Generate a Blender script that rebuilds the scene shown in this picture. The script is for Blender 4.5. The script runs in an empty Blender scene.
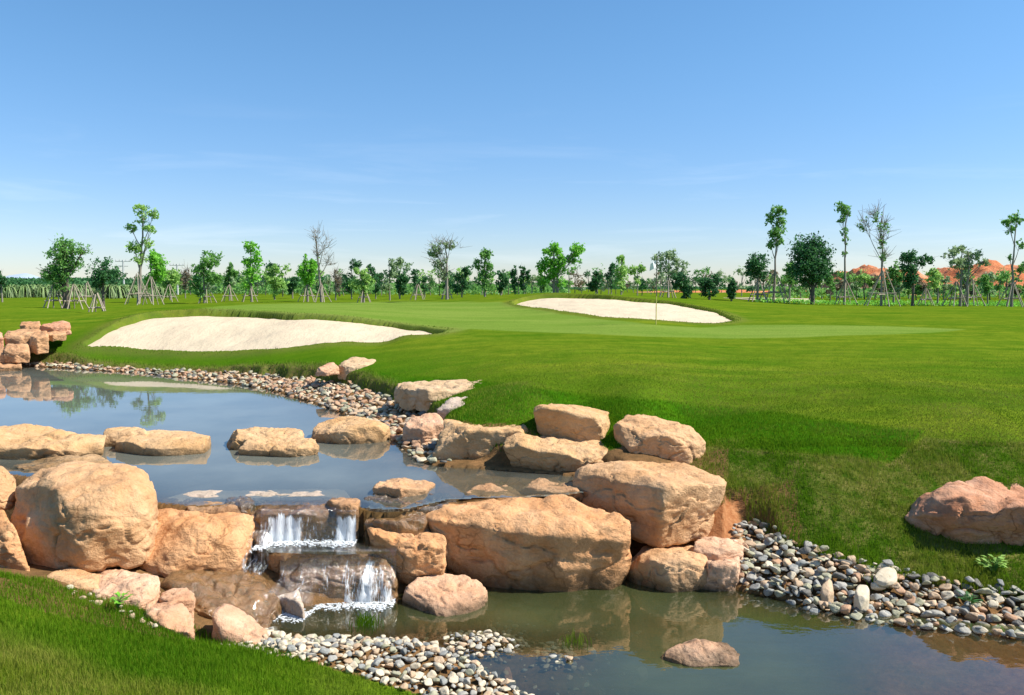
import bpy, bmesh, math, random
import numpy as np
from mathutils import Vector, Matrix
random.seed(7); RNG = np.random.default_rng(7)
PI = math.pi
sc = bpy.context.scene
COL = sc.collection
# ------------------------------------------------------------------ camera
F = 804.0; HZ = 287.0; CH = 3.0
TH = math.atan((347.5 - HZ) / F); CT, ST = math.cos(TH), math.sin(TH)
def P(px, py, D):
    u = (px - 512) / F; v = (347.5 - py) / F
    s = D / (CT + ST * v)
    return (u * s, D, CH + (CT * v - ST) * s)
def G(px, py, z):
    u = (px - 512) / F; v = (347.5 - py) / F
    s = (z - CH) / (CT * v - ST)
    return (u * s, (CT + ST * v) * s)
def proj(x, y, z):
    f = y * CT - (z - CH) * ST; up = y * ST + (z - CH) * CT
    f = np.where(f < .05, .05, f)
    return 512 + F * x / f, 347.5 - F * up / f
cam = bpy.data.cameras.new('camera'); co = bpy.data.objects.new('camera', cam); COL.objects.link(co)
cam.sensor_width = 36; cam.lens = F / 1024 * 36; cam.clip_end = 20000; cam.clip_start = .05
co.location = (0, 0, CH); co.rotation_euler = (PI / 2 - TH, 0, 0); sc.camera = co
# ------------------------------------------------------------------ noise
def _h(i, j, k, s):
    n = (i.astype(np.int64) * 374761393 + j.astype(np.int64) * 668265263 + k.astype(np.int64) * 2147483647 + s * 1274126177) & 0xffffffff
    n = ((n ^ (n >> 13)) * 1274126177) & 0xffffffff
    n = ((n ^ (n >> 15)) * 2246822519) & 0xffffffff
    return ((n ^ (n >> 16)) & 0xffffff) / float(0xffffff) * 2 - 1
def vn(x, y, z, s=0):
    x = np.asarray(x, float); y = np.asarray(y, float); z = np.asarray(z, float) + np.zeros_like(x)
    i, j, k = np.floor(x), np.floor(y), np.floor(z)
    fx, fy, fz = x - i, y - j, z - k
    fx = fx * fx * fx * (fx * (fx * 6 - 15) + 10); fy = fy * fy * fy * (fy * (fy * 6 - 15) + 10); fz = fz * fz * (3 - 2 * fz)
    r = 0
    for a in (0, 1):
        for b in (0, 1):
            for c in (0, 1):
                w = (fx if a else 1 - fx) * (fy if b else 1 - fy) * (fz if c else 1 - fz)
                r = r + w * _h(i + a, j + b, k + c, s)
    return r
def fbm(x, y, z=0, o=4, s=0, g=.5):
    r = 0; a = 1; f = 1
    for q in range(o):
        r = r + a * vn(np.asarray(x) * f + 17.3 * q, np.asarray(y) * f - 9.1 * q, np.asarray(z) * f + 5.7 * q, s + q); a *= g; f *= 2.03
    return r
def sstep(a, b, x):
    t = np.clip((x - a) / (b - a), 0, 1); return t * t * (3 - 2 * t)
def sdf(poly, x, y):
    p = np.array(poly, float); d = np.full(x.shape, 1e9); ins = np.zeros(x.shape, bool)
    for a, b in zip(p, np.roll(p, -1, 0)):
        e = b - a; L = e @ e
        t = np.clip(((x - a[0]) * e[0] + (y - a[1]) * e[1]) / L, 0, 1)
        d = np.minimum(d, (x - a[0] - t * e[0]) ** 2 + (y - a[1] - t * e[1]) ** 2)
        c = ((a[1] > y) != (b[1] > y))
        if abs(e[1]) > 1e-12:
            ins ^= c & (x < e[0] * (y - a[1]) / e[1] + a[0])
    d = np.sqrt(d); return np.where(ins, -d, d)
def inpoly(poly, x, y): return sdf(poly, x, y) < 0
# ------------------------------------------------------------------ mesh helpers
def npmesh(name, V, Fs, smooth=True):
    """V (n,3); Fs list of int arrays (m,k)"""
    me = bpy.data.meshes.new(name)
    Fs = [np.asarray(f, np.int32) for f in Fs if len(f)]
    nl = sum(f.size for f in Fs); nf = sum(len(f) for f in Fs)
    me.vertices.add(len(V)); me.vertices.foreach_set('co', np.asarray(V, np.float32).ravel())
    me.loops.add(nl); me.loops.foreach_set('vertex_index', np.concatenate([f.ravel() for f in Fs]))
    st = []; o = 0
    for f in Fs:
        st.append(o + np.arange(len(f)) * f.shape[1]); o += f.size
    me.polygons.add(nf); me.polygons.foreach_set('loop_start', np.concatenate(st).astype(np.int32))
    me.polygons.foreach_set('use_smooth', np.full(nf, smooth, bool))
    me.update(calc_edges=True); me.validate()
    return me
def link(name, me, mat, parent=None, **k):
    o = bpy.data.objects.new(name, me); COL.objects.link(o)
    if mat:
        for m in (mat if isinstance(mat, (list, tuple)) else [mat]): me.materials.append(m)
    if parent: o.parent = parent
    for a, b in k.items(): o[a] = b
    return o
def tag(o, label=None, cat=None, group=None, kind=None):
    if label: o['label'] = label
    if cat: o['category'] = cat
    if group: o['group'] = group
    if kind: o['kind'] = kind
    return o
def empty(name, loc, label, cat, group=None):
    o = bpy.data.objects.new(name, None); COL.objects.link(o); o.location = loc; o.empty_display_size = .2
    return tag(o, label, cat, group)
def setattr_f(me, name, a):
    t = me.attributes.new(name, 'FLOAT', 'POINT'); t.data.foreach_set('value', np.asarray(a, np.float32))
def tube(pts, rads, n=6):
    V = []; Fc = []
    for i, p in enumerate(pts):
        p = Vector(p); d = (Vector(pts[min(i + 1, len(pts) - 1)]) - Vector(pts[max(i - 1, 0)])).normalized()
        a = d.orthogonal().normalized(); b = d.cross(a)
        for k in range(n):
            t = 2 * PI * k / n; V.append(p + (a * math.cos(t) + b * math.sin(t)) * rads[i])
    for i in range(len(pts) - 1):
        for k in range(n):
            Fc.append((i * n + k, i * n + (k + 1) % n, (i + 1) * n + (k + 1) % n, (i + 1) * n + k))
    return V, Fc
class MB:
    def __init__(s): s.V = []; s.F4 = []; s.F3 = []
    def add(s, V, Fc):
        o = len(s.V); s.V += [tuple(v) for v in V]
        for f in Fc: (s.F4 if len(f) == 4 else s.F3).append(tuple(i + o for i in f))
        return s
    def tube(s, pts, rads, n=6): return s.add(*tube(pts, rads, n))
    def mesh(s, name, smooth=True): return npmesh(name, s.V, [np.array(s.F4, np.int32).reshape(-1, 4), np.array(s.F3, np.int32).reshape(-1, 3)], smooth)
# ------------------------------------------------------------------ materials
def newmat(name):
    m = bpy.data.materials.new(name); m.use_nodes = True; nt = m.node_tree; nt.nodes.clear()
    return m, nt, nt.nodes, nt.links
class NT:
    def __init__(s, name):
        s.m, s.t, s.n, s.l = newmat(name); s.out = s.n.new('ShaderNodeOutputMaterial')
        s.p = None; s._tc = None
    def pr(s, **k):
        s.p = s.n.new('ShaderNodeBsdfPrincipled'); s.l.new(s.p.outputs[0], s.out.inputs[0])
        for a, b in k.items(): s.set(s.p.inputs[a.replace('_', ' ')], b)
        return s.p
    def set(s, i, v):
        if hasattr(v, 'is_linked') or isinstance(v, bpy.types.NodeSocket): s.l.new(v, i)
        else:
            if isinstance(v, (tuple, list)) and len(v) == 3 and i.type == 'RGBA': v = (*v, 1)
            i.default_value = v
    def tc(s, k='Object'):
        if not s._tc: s._tc = s.n.new('ShaderNodeTexCoord')
        return s._tc.outputs[k]
    def pos(s):
        return s.n.new('ShaderNodeNewGeometry').outputs['Position']
    def map(s, vec, sc=(1, 1, 1), loc=(0, 0, 0)):
        n = s.n.new('ShaderNodeMapping'); s.l.new(vec, n.inputs[0]); n.inputs['Scale'].default_value = sc; n.inputs['Location'].default_value = loc; return n.outputs[0]
    def noise(s, vec, scale, det=4, rough=.55, dist=0, col=False):
        n = s.n.new('ShaderNodeTexNoise'); s.l.new(vec, n.inputs['Vector']); n.inputs['Scale'].default_value = scale
        n.inputs['Detail'].default_value = det; n.inputs['Roughness'].default_value = rough; n.inputs['Distortion'].default_value = dist
        return n.outputs['Color' if col else 'Fac']
    def vor(s, vec, scale, feat='DISTANCE_TO_EDGE'):
        n = s.n.new('ShaderNodeTexVoronoi'); n.feature = feat; s.l.new(vec, n.inputs['Vector']); n.inputs['Scale'].default_value = scale; return n.outputs['Distance']
    def mix(s, f, a, b, mode='MIX'):
        n = s.n.new('ShaderNodeMix'); n.data_type = 'RGBA'; n.blend_type = mode
        s.set(n.inputs[0], f); s.set(n.inputs[6], a); s.set(n.inputs[7], b); return n.outputs[2]
    def ramp(s, f, stops):
        n = s.n.new('ShaderNodeMapRange'); s.set(n.inputs[0], f); n.inputs[1].default_value = stops[0]; n.inputs[2].default_value = stops[1]
        n.inputs[3].default_value = stops[2] if len(stops) > 2 else 0; n.inputs[4].default_value = stops[3] if len(stops) > 2 else 1; return n.outputs[0]
    def math(s, op, a, b=0.0):
        n = s.n.new('ShaderNodeMath'); n.operation = op; s.set(n.inputs[0], a); s.set(n.inputs[1], b); return n.outputs[0]
    def bump(s, h, st=.3, d=.02, nrm=None):
        n = s.n.new('ShaderNodeBump'); n.inputs['Strength'].default_value = st; n.inputs['Distance'].default_value = d; s.set(n.inputs['Height'], h)
        if nrm is not None: s.l.new(nrm, n.inputs['Normal'])
        return n.outputs[0]
    def attr(s, a):
        n = s.n.new('ShaderNodeAttribute'); n.attribute_name = a; return n.outputs['Fac']
    def z(s):
        n = s.n.new('ShaderNodeSeparateXYZ'); s.l.new(s.pos(), n.inputs[0]); return n.outputs[2]
    def rnd(s): return s.n.new('ShaderNodeObjectInfo').outputs['Random']

def rockmat(name, a, b, c, wet=None, rough=.85, stain=.5):
    """a,b: two stone tones, c: iron-stain tone; wet = (z_low, z_high) darkened low band: soaked stone, for stone_orange also painted shade"""
    t = NT(name); v = t.pos()
    big = t.noise(v, 1.6, 5, .6, .6); mid = t.noise(v, 6, 6, .65); fine = t.noise(v, 38, 5, .7)
    strat = t.noise(t.map(v, (1.2, 1.2, 3)), 1.3, 5, .65, 1.0)
    col = t.mix(t.ramp(big, (.35, .65)), a, b)
    col = t.mix(t.math('MULTIPLY', t.ramp(strat, (.5, .72)), stain), col, c)
    pale = t.ramp(t.noise(t.map(v, (1, 1, 1), (9, 4, 2)), 3.1, 6, .7), (.52, .72))
    col = t.mix(t.math('MULTIPLY', pale, .45), col, tuple(min(.85, x * 1.2 + .06) for x in b))
    col = t.mix(t.ramp(mid, (.35, .8, .0, .35)), col, tuple(x * .6 for x in a))
    col = t.mix(t.ramp(fine, (.4, .85, 0, .35)), col, tuple(x * .45 for x in c))
    crack = t.ramp(t.vor(t.map(t.mix(.25, v, t.noise(v, 3, 3, .6, 0, True)), (1, 1, 1.6)), 2.3), (0, .02))
    col = t.mix(t.math('MULTIPLY', t.math('SUBTRACT', 1, crack), t.ramp(t.noise(v, 2.2, 2), (.5, .65, 0, .6))), col, tuple(x * .35 for x in c))
    r = rough
    if wet:
        zz = t.math('ADD', t.z(), t.ramp(mid, (.2, .8, -.07, .07)))
        w = t.ramp(zz, (wet[1] + .05, wet[0] + .03))
        col = t.mix(w, col, t.mix(.8, col, (.05, .038, .02)))
        r = t.ramp(w, (0, 1, rough, .35))
    h = t.math('ADD', t.math('MULTIPLY', mid, .5), t.math('ADD', t.math('MULTIPLY', fine, .05), t.math('MULTIPLY', t.noise(t.map(v, (1, 1, 1.4)), 11, 6, .65, .3), .5)))
    nb = t.bump(h, .75, .10)
    p = t.pr(Base_Color=col, Roughness=r); t.l.new(nb, p.inputs['Normal']); p.inputs['Specular IOR Level'].default_value = .12
    return t.m
R_TAN = rockmat('stone_tan', (.57, .335, .15), (.67, .435, .235), (.42, .20, .08), (.70, .84))
R_TANL = rockmat('stone_tan_lower', (.57, .325, .155), (.67, .42, .23), (.42, .19, .075), (.0, .14))
R_TANM = rockmat('stone_tan_meadow', (.54, .36, .20), (.62, .45, .28), (.40, .22, .11), None, stain=.35)
R_ORG = rockmat('stone_orange', (.61, .30, .125), (.69, .395, .20), (.42, .155, .05), (.02, .22))  # low dark band: wet stone plus painted shade on the widest boulder's front
R_ORGU = rockmat('stone_orange_upper', (.60, .32, .155), (.68, .43, .24), (.42, .17, .07), (.6, .80))
R_PINK = rockmat('stone_pink', (.62, .35, .20), (.68, .45, .30), (.46, .20, .10), (-.02, .07))
R_RED = rockmat('stone_red', (.50, .23, .12), (.62, .36, .23), (.42, .15, .07), None)
R_PALE = rockmat('stone_pale', (.50, .40, .30), (.56, .44, .35), (.40, .26, .2), (-.1, .02), stain=.3)
R_FAR = rockmat('stone_far', (.52, .27, .13), (.60, .37, .20), (.3, .13, .06), (.7, .84))
def wetmat(name, a, b, g):
    t = NT(name); v = t.pos()
    n1 = t.noise(v, 3, 5, .6, .8); n2 = t.noise(t.map(v, (3, 3, 1)), 6, 5, .65, .5)
    col = t.mix(t.ramp(n1, (.35, .65)), a, b); col = t.mix(t.ramp(n2, (.5, .7, 0, .8)), col, g)
    p = t.pr(Base_Color=col, Roughness=t.ramp(n2, (.3, .7, .08, .3))); p.inputs['Coat Weight'].default_value = .6; p.inputs['Coat Roughness'].default_value = .05
    t.l.new(t.bump(t.math('ADD', n1, t.noise(v, 20, 5, .7)), .7, .04), p.inputs['Normal']); return t.m
R_WET = wetmat('wet_stone_brown', (.16, .085, .035), (.28, .15, .06), (.07, .055, .018))
R_WETD = wetmat('wet_stone_dark', (.09, .065, .045), (.17, .12, .08), (.05, .045, .025))
# ------------------------------------------------------------------ terrain
CP = [(800,545,8.2),(800,500,8.7),(800,450,9.4),(800,430,10),(800,400,11.8),(800,370,14.8),(800,350,18),(800,335,21.5),(800,325,26),(800,315,33),(800,306,48),(800,301,65),
 (1000,585,7.6),(1000,545,8),(1000,500,8.6),(1000,445,9.4),(1000,400,11.8),(1000,370,14.8),(1000,350,18),(1000,335,22),(1000,325,26),(1000,312,38),(1000,307,50),(1000,303,65),
 (1300,445,9.4),(1300,370,14.8),(1300,335,22),(1300,307,50),(1300,600,7.4),
 (650,415,10.5),(650,390,12),(650,360,15.5),(650,345,18.5),(650,337,20.5),(650,325,24),
 (600,318,29),(700,324,27),(520,305,40),(560,311,34),(545,294,46),(600,296,43),(650,302,38),(700,311,33),(732,320,29),
 (545,293,52),(600,294.5,50),(700,303,42),(600,294.5,80),(750,300,60),(750,312,36),
 (445,440,10.4),(450,420,11.3),(450,404,12.6),(450,375,15.3),(450,350,18.5),(450,330,23),(450,315,31),(450,305,42),(450,299,60),(540,400,11.5),(540,370,14.5),(540,345,18.5),
 (340,395,15.3),(350,370,17.3),(340,352,19.8),(400,338,21.5),(440,333,22.6),(350,321,25),(300,315.5,26.2),(200,311,28),(150,313,27.8),(125,323,26),
 (80,347,23.6),(150,351,23.0),(230,352.5,21.9),(300,349,21.1),(390,342,21.6),(100,361,22.4),(250,369,19.4),
 (300,309,34),(200,307,36),(97,314,39),(100,307,50),(100,303,65),(250,301,65),(400,301,62),(30,320,28),(30,309,38),(60,352,23.3),(0,305,60),(0,330,26),
 (-200,350,23.5),(-200,318,29),(-200,309,38),(-200,303,65),(-600,330,25),(-600,305,50)]
cw = [P(*c) for c in CP]
for c in [(520,454,9.6),(570,446,10.3),(570,418,11.4),(660,462,9.4),(670,442,10.4),(700,440,10.2),(680,420,11.2),(60,603,6.2),(130,618,6.1),(0,578,6.3),(200,644,6.35),(-150,565,6.4),(0,550,5.5),(130,607,5.3),(300,660,5.8),(420,695,5.7),(0,695,3.4),(200,695,4.4),(-250,560,5.2),(90,575,7.2),(200,592,7.2),(-20,560,7.5),(-300,520,8)]: cw.append(P(*c))
cw += [(0,0,1.42),(-3,0,1.6),(3,0,1.35),(-3,-4,1.6),(3,-4,1.6),(-10,-10,1.9),(10,-10,1.9),(-9,3,1.7),(1.5,2.6,.7),(5,2.6,.8),(9,3,1.2),(11,6,1.3),(-12,8,1.4),(-4.5,3,1.5)]
for a in range(-150, 151, 20):
    r = math.radians(a); cw.append((90 * math.sin(r), 90 * math.cos(r), 2.05 if abs(a) < 60 else 2.2))
cw = np.array(cw)
def tps_fit(c):
    n = len(c); S = 1.0; d = np.hypot(c[:, None, 0] - c[None, :, 0], c[:, None, 1] - c[None, :, 1]) / S
    K = np.where(d > 0, d * d * np.log(d + 1e-12), 0) + np.eye(n) * .02
    Pm = np.c_[np.ones(n), c[:, 0], c[:, 1]]
    A = np.block([[K, Pm], [Pm.T, np.zeros((3, 3))]])
    return np.linalg.solve(A, np.r_[c[:, 2], 0, 0, 0])
# work in warped (log-polar like) coordinates so near detail and far detail weigh alike
def warp(x, y):
    r = np.hypot(x, y + 3) + 1e-6; k = 14 * np.log1p(r / 4) / r
    return x * k, (y + 3) * k
wx, wy = warp(cw[:, 0], cw[:, 1]); TW = tps_fit(np.c_[wx, wy, cw[:, 2]])
def tps(x, y):
    X, Y = warp(x, y); r = np.full(X.shape, TW[-3]) + TW[-2] * X + TW[-1] * Y
    for (cx, cy), w in zip(zip(wx, wy), TW[:-3]):
        d2 = (X - cx) ** 2 + (Y - cy) ** 2
        r += w * .5 * d2 * np.log(d2 + 1e-12)
    return r
UP = [(-400,378),(-100,373),(20,366),(60,368),(146,374),(255,386),(300,399),(345,414),(385,432),(400,447),(415,458),(430,466),(500,470),(575,476),(598,481),(594,490),(540,496.5),(450,497.5),(428,503),(400,509),(362,507),(355,504),(250,504),(170,505),(120,492),(60,480),(0,472),(-100,468),(-400,470)]
WP = [(262,622),(272,610),(300,606),(390,600),(404,590),(480,578),(560,568),(640,562),(700,572),(735,590),(770,597),(800,605),(850,616),(900,624),(960,630),(1024,636),(1250,650),(1400,760),(1100,900),(760,880),(600,790),(535,712),(500,680),(450,660),(420,644),(300,642),(272,634)]
ZU = .75
UPOLY = [G(a, b, ZU) for a, b in UP]; WPOLY = [G(a, b, 0) for a, b in WP]
B1P = [(79,348.5),(103,337),(128,321),(150,313.5),(190,311.5),(225,311.5),(262,313),(288,316.5),(310,316),(352,320),(400,325),(450,331),(436,336.5),(390,342),(300,349.5),(230,353),(160,352.5),(115,350.5)]
B2P = [(508,305),(520,299),(545,295),(580,294.6),(610,297),(650,300),(680,303.5),(700,308),(718,312),(737,320.5),(722,324.5),(700,324.5),(660,322),(620,319),(590,316),(545,309.5)]
def cast(px, py):
    lo = None
    for D in np.geomspace(4, 140, 260):
        p = P(px, py, D); zz = float(tps(np.array([p[0]]), np.array([p[1]]))[0])
        if D > 15 and p[2] < zz: return p[0], p[1]
    return p[0], p[1]
B1 = [cast(a, b) for a, b in B1P]; B2 = [cast(a, b) for a, b in B2P]
LIPB = {}
def smooth_poly(pl, it=2):
    p = np.array(pl)
    for _ in range(it):
        q = np.roll(p, -1, 0); p = np.stack([.75 * p + .25 * q, .25 * p + .75 * q], 1).reshape(-1, 2)
    return p
UPOLY = smooth_poly(UPOLY, 1); WPOLY = smooth_poly(WPOLY, 1); B1 = smooth_poly(B1); B2 = smooth_poly(B2)
def sanddrop(x, y, b, d):
    # deeper toward the far lip
    y0, y1 = b[:, 1].min(), b[:, 1].max(); t = np.clip((y - y0) / (y1 - y0), 0, 1)
    return .03 + .17 * t ** 1.5
def terrain(x, y, full=False):
    x = np.asarray(x, float); y = np.asarray(y, float)
    r = np.hypot(x, y); zl = tps(x, y)
    far = 2.02 + .12 * vn(x / 90, y / 90, 0, 3)
    k = sstep(75, 110, r); zl = zl * (1 - k) + far * k
    zl = zl + .02 * fbm(x / 1.7, y / 1.7, 0, 3, 11) * sstep(3, 9, r) + .004 * fbm(x * 4, y * 4, 0, 3, 12)
    zb = zl.copy()
    near = r < 60
    dU = np.full(x.shape, 99.); dW = dU.copy(); d1 = dU.copy(); d2 = dU.copy()
    m = near & (y > 4)
    dU[m] = sdf(UPOLY, x[m], y[m]); dW[m] = sdf(WPOLY, x[m], y[m])
    m2 = near & (y < 4) & (y > 0); dW[m2] = sdf(WPOLY, x[m2], y[m2])
    m = near & (y > 15); d1[m] = sdf(B1, x[m], y[m]); d2[m] = sdf(B2, x[m], y[m])
    px = 512 + F * x / np.maximum(y, .3)
    wob = .05 * fbm(x * 2.3, y * 2.3, 0, 3, 21)
    # upper pond, far and right bank
    w = np.interp(px, [-100, 0, 100, 150, 250, 340, 400, 430, 470], [.4, .4, .35, .38, .8, 1.15, 1.1, .85, .3]) + wob * 2
    bank = .765 + .13 * dU + .14 * sstep(0, .12, dU - w) + np.interp(px, [200, 380], [.9, .45]) * np.maximum(dU - w, 0)
    farside = (y > 10.0) | ((px > 400) & (y > 8.95))
    zz = np.where(farside & (dU > 0) & (dU < 6), np.minimum(zl, bank), zl)
    peb1 = farside & (dU > -.15) & (dU < w) & (px < 470)
    # dam between the ponds
    dam = np.where((~farside) & (dU > 0), .752 - np.interp(px, [340, 360, 430, 460], [2.0, .8, .8, 2.0]) * np.maximum(dU - .04, 0), -9)
    notch = (px > 246) & (px < 362)
    dam = np.where(notch, -9, dam)
    mud = (~farside) & (dU > -.1) & (dU < 2.2) & (y > 5.2) & (dW > -.3)
    zz = np.maximum(zz, dam)
    zz = np.where(notch & (y > 6.9) & (y < 8.42) & (dU > -.05), np.minimum(zz, .33), zz)
    # lower pond shores
    right = (px > 728)
    wl = np.where(right, .78, .35) + wob
    sl = np.where(right, .37, np.where(y < 7.0, .3, 1.1))
    rw = sstep(705, 765, px); blr = .015 + .37 * dW + .13 * sstep(0, .1, dW - wl) + .62 * np.maximum(dW - wl, 0); bl = rw * blr + (1 - rw) * (.015 + np.where(y < 7.0, .3, 1.1) * dW)
    zz = np.where((dW > 0) & (dW < 4) & (dU > 0), np.minimum(zz, bl), zz)
    # beds
    bu = .75 - np.clip(.04 + .32 * (-dU), 0, .5)
    shal = sstep(400, 440, px) * sstep(10.4, 9.8, y); bu = np.maximum(bu, .75 - (.5 - .42 * shal))
    zz = np.where(dU <= 0, np.minimum(bu + .02 * fbm(x * 3, y * 3, 0, 3, 5), .75 - .015), zz)
    depth = np.interp(px, [600, 800, 900, 1024], [.34, .28, .12, .05])
    bw = -np.clip(.02 + .3 * (-dW), 0, depth) + .03 * fbm(x * 2.5, y * 2.5, 0, 3, 6)
    for (hx, hy, hr) in ((488, 645, .55), (558, 660, .30), (575, 640, .5), (520, 668, .55)):
        gx, gy = G(hx, hy, 0); q = np.exp(-((x - gx) ** 2 + ((y - gy) * 1.2) ** 2) / hr ** 2 * 1.6)
        tz = .02 if hx in (488, 558) else -.07
        bw = bw * (1 - q) + tz * q
    zz = np.where(dW <= 0, bw, zz)
    zpre = zz.copy()
    # bunkers
    for b, d in ((B1, d1), (B2, d2)):
        ragged = d + .06 * fbm(x * 1.3, y * 1.3, 0, 3, 31)
        dr = sanddrop(x, y, b, d) + .08
        zz = zz - dr * sstep(.03, -.10, ragged) 
        zz = zz + .05 * np.exp(-(ragged / .5) ** 2) * (ragged > 0)
    if full: return zz, dict(zpre=zpre, dU=dU, dW=dW, d1=d1, d2=d2, px=px, peb1=peb1, mud=mud, farside=farside, w=w, wl=wl, right=right)
    return zz
# polar grid
ang = np.concatenate([np.arange(-180, -44, 2.), np.arange(-44, -35, .5), np.arange(-35, 35, .145), np.arange(35, 44, .5), np.arange(44, 180, 2.)])
rad = np.concatenate([[.4, .9, 1.5, 2.1], np.geomspace(2.6, 16, 330), np.geomspace(16.07, 70, 400)[0:], np.geomspace(71, 1000, 90), [1500, 2500, 4500, 9000]])
A, Rr = np.meshgrid(np.radians(ang), rad)          # rows = radius
GX = (Rr * np.sin(A)); GY = (Rr * np.cos(A)); nr, na = GX.shape
GZ, INF = terrain(GX.ravel(), GY.ravel(), True)
ppx, ppy = proj(GX.ravel(), GY.ravel(), GZ)
idx = np.arange(nr * na).reshape(nr, na); nx = np.roll(idx, -1, 1)
Q = np.stack([idx[:-1], nx[:-1], nx[1:], idx[1:]], -1).reshape(-1, 4)
V = np.c_[GX.ravel(), GY.ravel(), GZ]
ctr = np.array([[0, 0, float(terrain(np.array([0.]), np.array([0.]))[0])]])
tri = np.c_[np.full(na, nr * na), nx[0], idx[0]]
ground = npmesh('ground', np.r_[V, ctr], [Q, tri])
x, y, z = V.T; D = INF
fw = y > .5
GREENP = [(200,308),(250,304),(400,301.5),(500,302),(512,305.5),(590,318),(660,325),(700,328),(740,325),(800,324.5),(880,326),(965,329.5),(930,333),(850,335),(800,337.5),(730,338.5),(650,337),(560,333),(470,329),(440,334),(400,327),(310,318.5),(230,313)]
mg = fw & (y > 18) & (y < 70) & inpoly(GREENP, ppx, ppy)
sdg = np.full(len(x), 99.); sel = fw & (y > 18) & (y < 70); sdg[sel] = sdf(GREENP, ppx[sel], ppy[sel])
green = sstep(.8, -.8, sdg + .5 * fbm(x * .5, y * .5, 0, 2, 8))
def softpoly(poly, s, ymin, ymax, wobble=3.):
    o = np.zeros(len(x)); q = fw & (y > ymin) & (y < ymax)
    o[q] = sstep(s, -s, sdf(poly, ppx[q], ppy[q]) + wobble * fbm(x[q] * 1.8, y[q] * 1.8, 0, 4, 9)); return o
LUSH = [(380,372),(520,385),(620,398),(700,404),(780,413),(860,424),(922,432),(892,464),(852,457),(700,446),(600,470),(420,470),(380,430)]
ROUGH = [(700,446),(852,457),(892,464),(925,438),(960,442),(1300,446),(1300,650),(600,650),(600,450)]
lush = softpoly(LUSH, 3, 8.6, 20, 1.5)
# shore-side and bunker-front slopes are lusher too
lush = np.maximum(lush, .7 * sstep(4, 1, D['dU']) * D['farside'] * (y > 11))
lush = np.maximum(lush, .6 * sstep(60, 95, y) * 0)
rough = softpoly(ROUGH, 2.5, 7.2, 11, 1.5)
edgeg = fw & (y < 7.3)
gl = np.interp(ppx, [-300, 0, 60, 130, 200, 300, 360, 420, 470], [470, 550, 585, 607, 630, 660, 678, 696, 720])
mud = np.zeros(len(x))
mud = np.where(D['mud'], 1, mud)
mud = np.where((y > 5.0) & (y < np.where(ppx > 590, 9.75, 9.9)) & (ppy < gl - 1 + 0) & (ppx < 728) & (x > -9), 1, mud)
mud = np.where((y > 4) & (D['dW'] < .42) & (~D['right']), np.where(ppy > gl - 3, mud * 0 + (D['dW'] < .2), 1), mud)
mud = np.where(D['peb1'] | (D['dU'] <= 0) | (D['dW'] <= 0) | (D['right'] & (D['dW'] < D['wl'])), 1, mud)
mud = np.where((ppx > 680) & (ppx < 745) & (y > 7.9) & (y < 9.0) & (z < .55), 1, mud)
scar = np.zeros(len(x))          # dry strip of thatch along shore scarps, bunker rims and the turf seam
scar = np.maximum(scar, np.exp(-((D['dU'] - D['w'] - .1) / .18) ** 2) * D['farside'] * (y > 10) * .8)
mud = np.where((ppx > 425) & (ppx < 600) & (D['dU'] < .8) & (y > 8.9) & (y < 11), 1, mud)  # mud colour stands in for the dark gap between pond-edge boulders
for kk in ('d1', 'd2'): scar = np.maximum(scar, .4 * np.exp(-((D[kk] - .2) / .35) ** 2))
seam = np.full(len(x), 99.); q = fw & (y > 8) & (y < 12); SE = [(560,436),(700,447),(800,454),(852,458),(880,468),(893,463),(925,439),(960,443),(1024,444),(1300,446),(1300,447),(1024,445),(960,444),(925,440),(893,464),(880,469),(852,459),(800,455),(700,448)]
seam[q] = np.abs(sdf(SE, ppx[q], ppy[q])); seamv = np.exp(-(seam / 1.4) ** 2) * (fw & (ppx > 690))
scar = np.maximum(scar, seamv * (.35 + .5 * (vn(x * 3, y * 3, 0, 4) > .1)))
rust = fw * np.maximum(sstep(820, 900, ppx) * (D['dW'] < .1) * (y < 8.5), sstep(24, 12, np.abs(ppx - 724)) * (z > .1) * (z < .62) * (y < 9.2))
pad = lambda a: np.r_[a, a[:1] * 0]
for n_, a_ in (('green', green), ('lush', lush), ('rough', rough), ('mud', mud), ('scar', scar), ('rust', rust)): setattr_f(ground, n_, pad(np.asarray(a_, float)))
t = NT('turf_and_soil'); v = t.pos()
b1 = t.noise(v, .35, 5, .6, .4); b2 = t.noise(v, 2.4, 5, .65); b3 = t.noise(t.map(v, (.35, 1.6, 1)), 1.1, 5, .65, .3); fine = t.noise(v, 60, 3, .8); fn2 = t.noise(v, 16, 4, .7)
fair = t.mix(t.ramp(b3, (.38, .64)), (.070, .160, .006), (.200, .250, .018))
fair = t.mix(t.ramp(b1, (.4, .6, 0, .6)), fair, (.205, .245, .016))
fair = t.mix(t.ramp(t.noise(t.map(v, (.12, .9, 1)), 1.2, 5, .6), (.42, .62, .0, .55)), fair, (.085, .155, .008))
fair = t.mix(t.ramp(b2, (.45, .72, 0, .65)), fair, (.055, .130, .004))
lushc = t.mix(t.ramp(b2, (.4, .65)), (.028, .125, .002), (.065, .165, .004))
c = t.mix(t.math('MULTIPLY', t.attr('lush'), t.ramp(b1, (.3, .5, .6, 1))), fair, lushc)
roughc = t.mix(t.ramp(t.noise(v, 4.5, 5, .7), (.42, .66)), (.045, .095, .006), (.24, .20, .06))
c = t.mix(t.attr('rough'), c, roughc)
grc = t.mix(t.ramp(t.noise(t.map(v, (.25, 1, 1)), .6, 3), (.4, .6)), (.135, .215, .03), (.175, .245, .042))
c = t.mix(t.attr('green'), c, grc)
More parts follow.
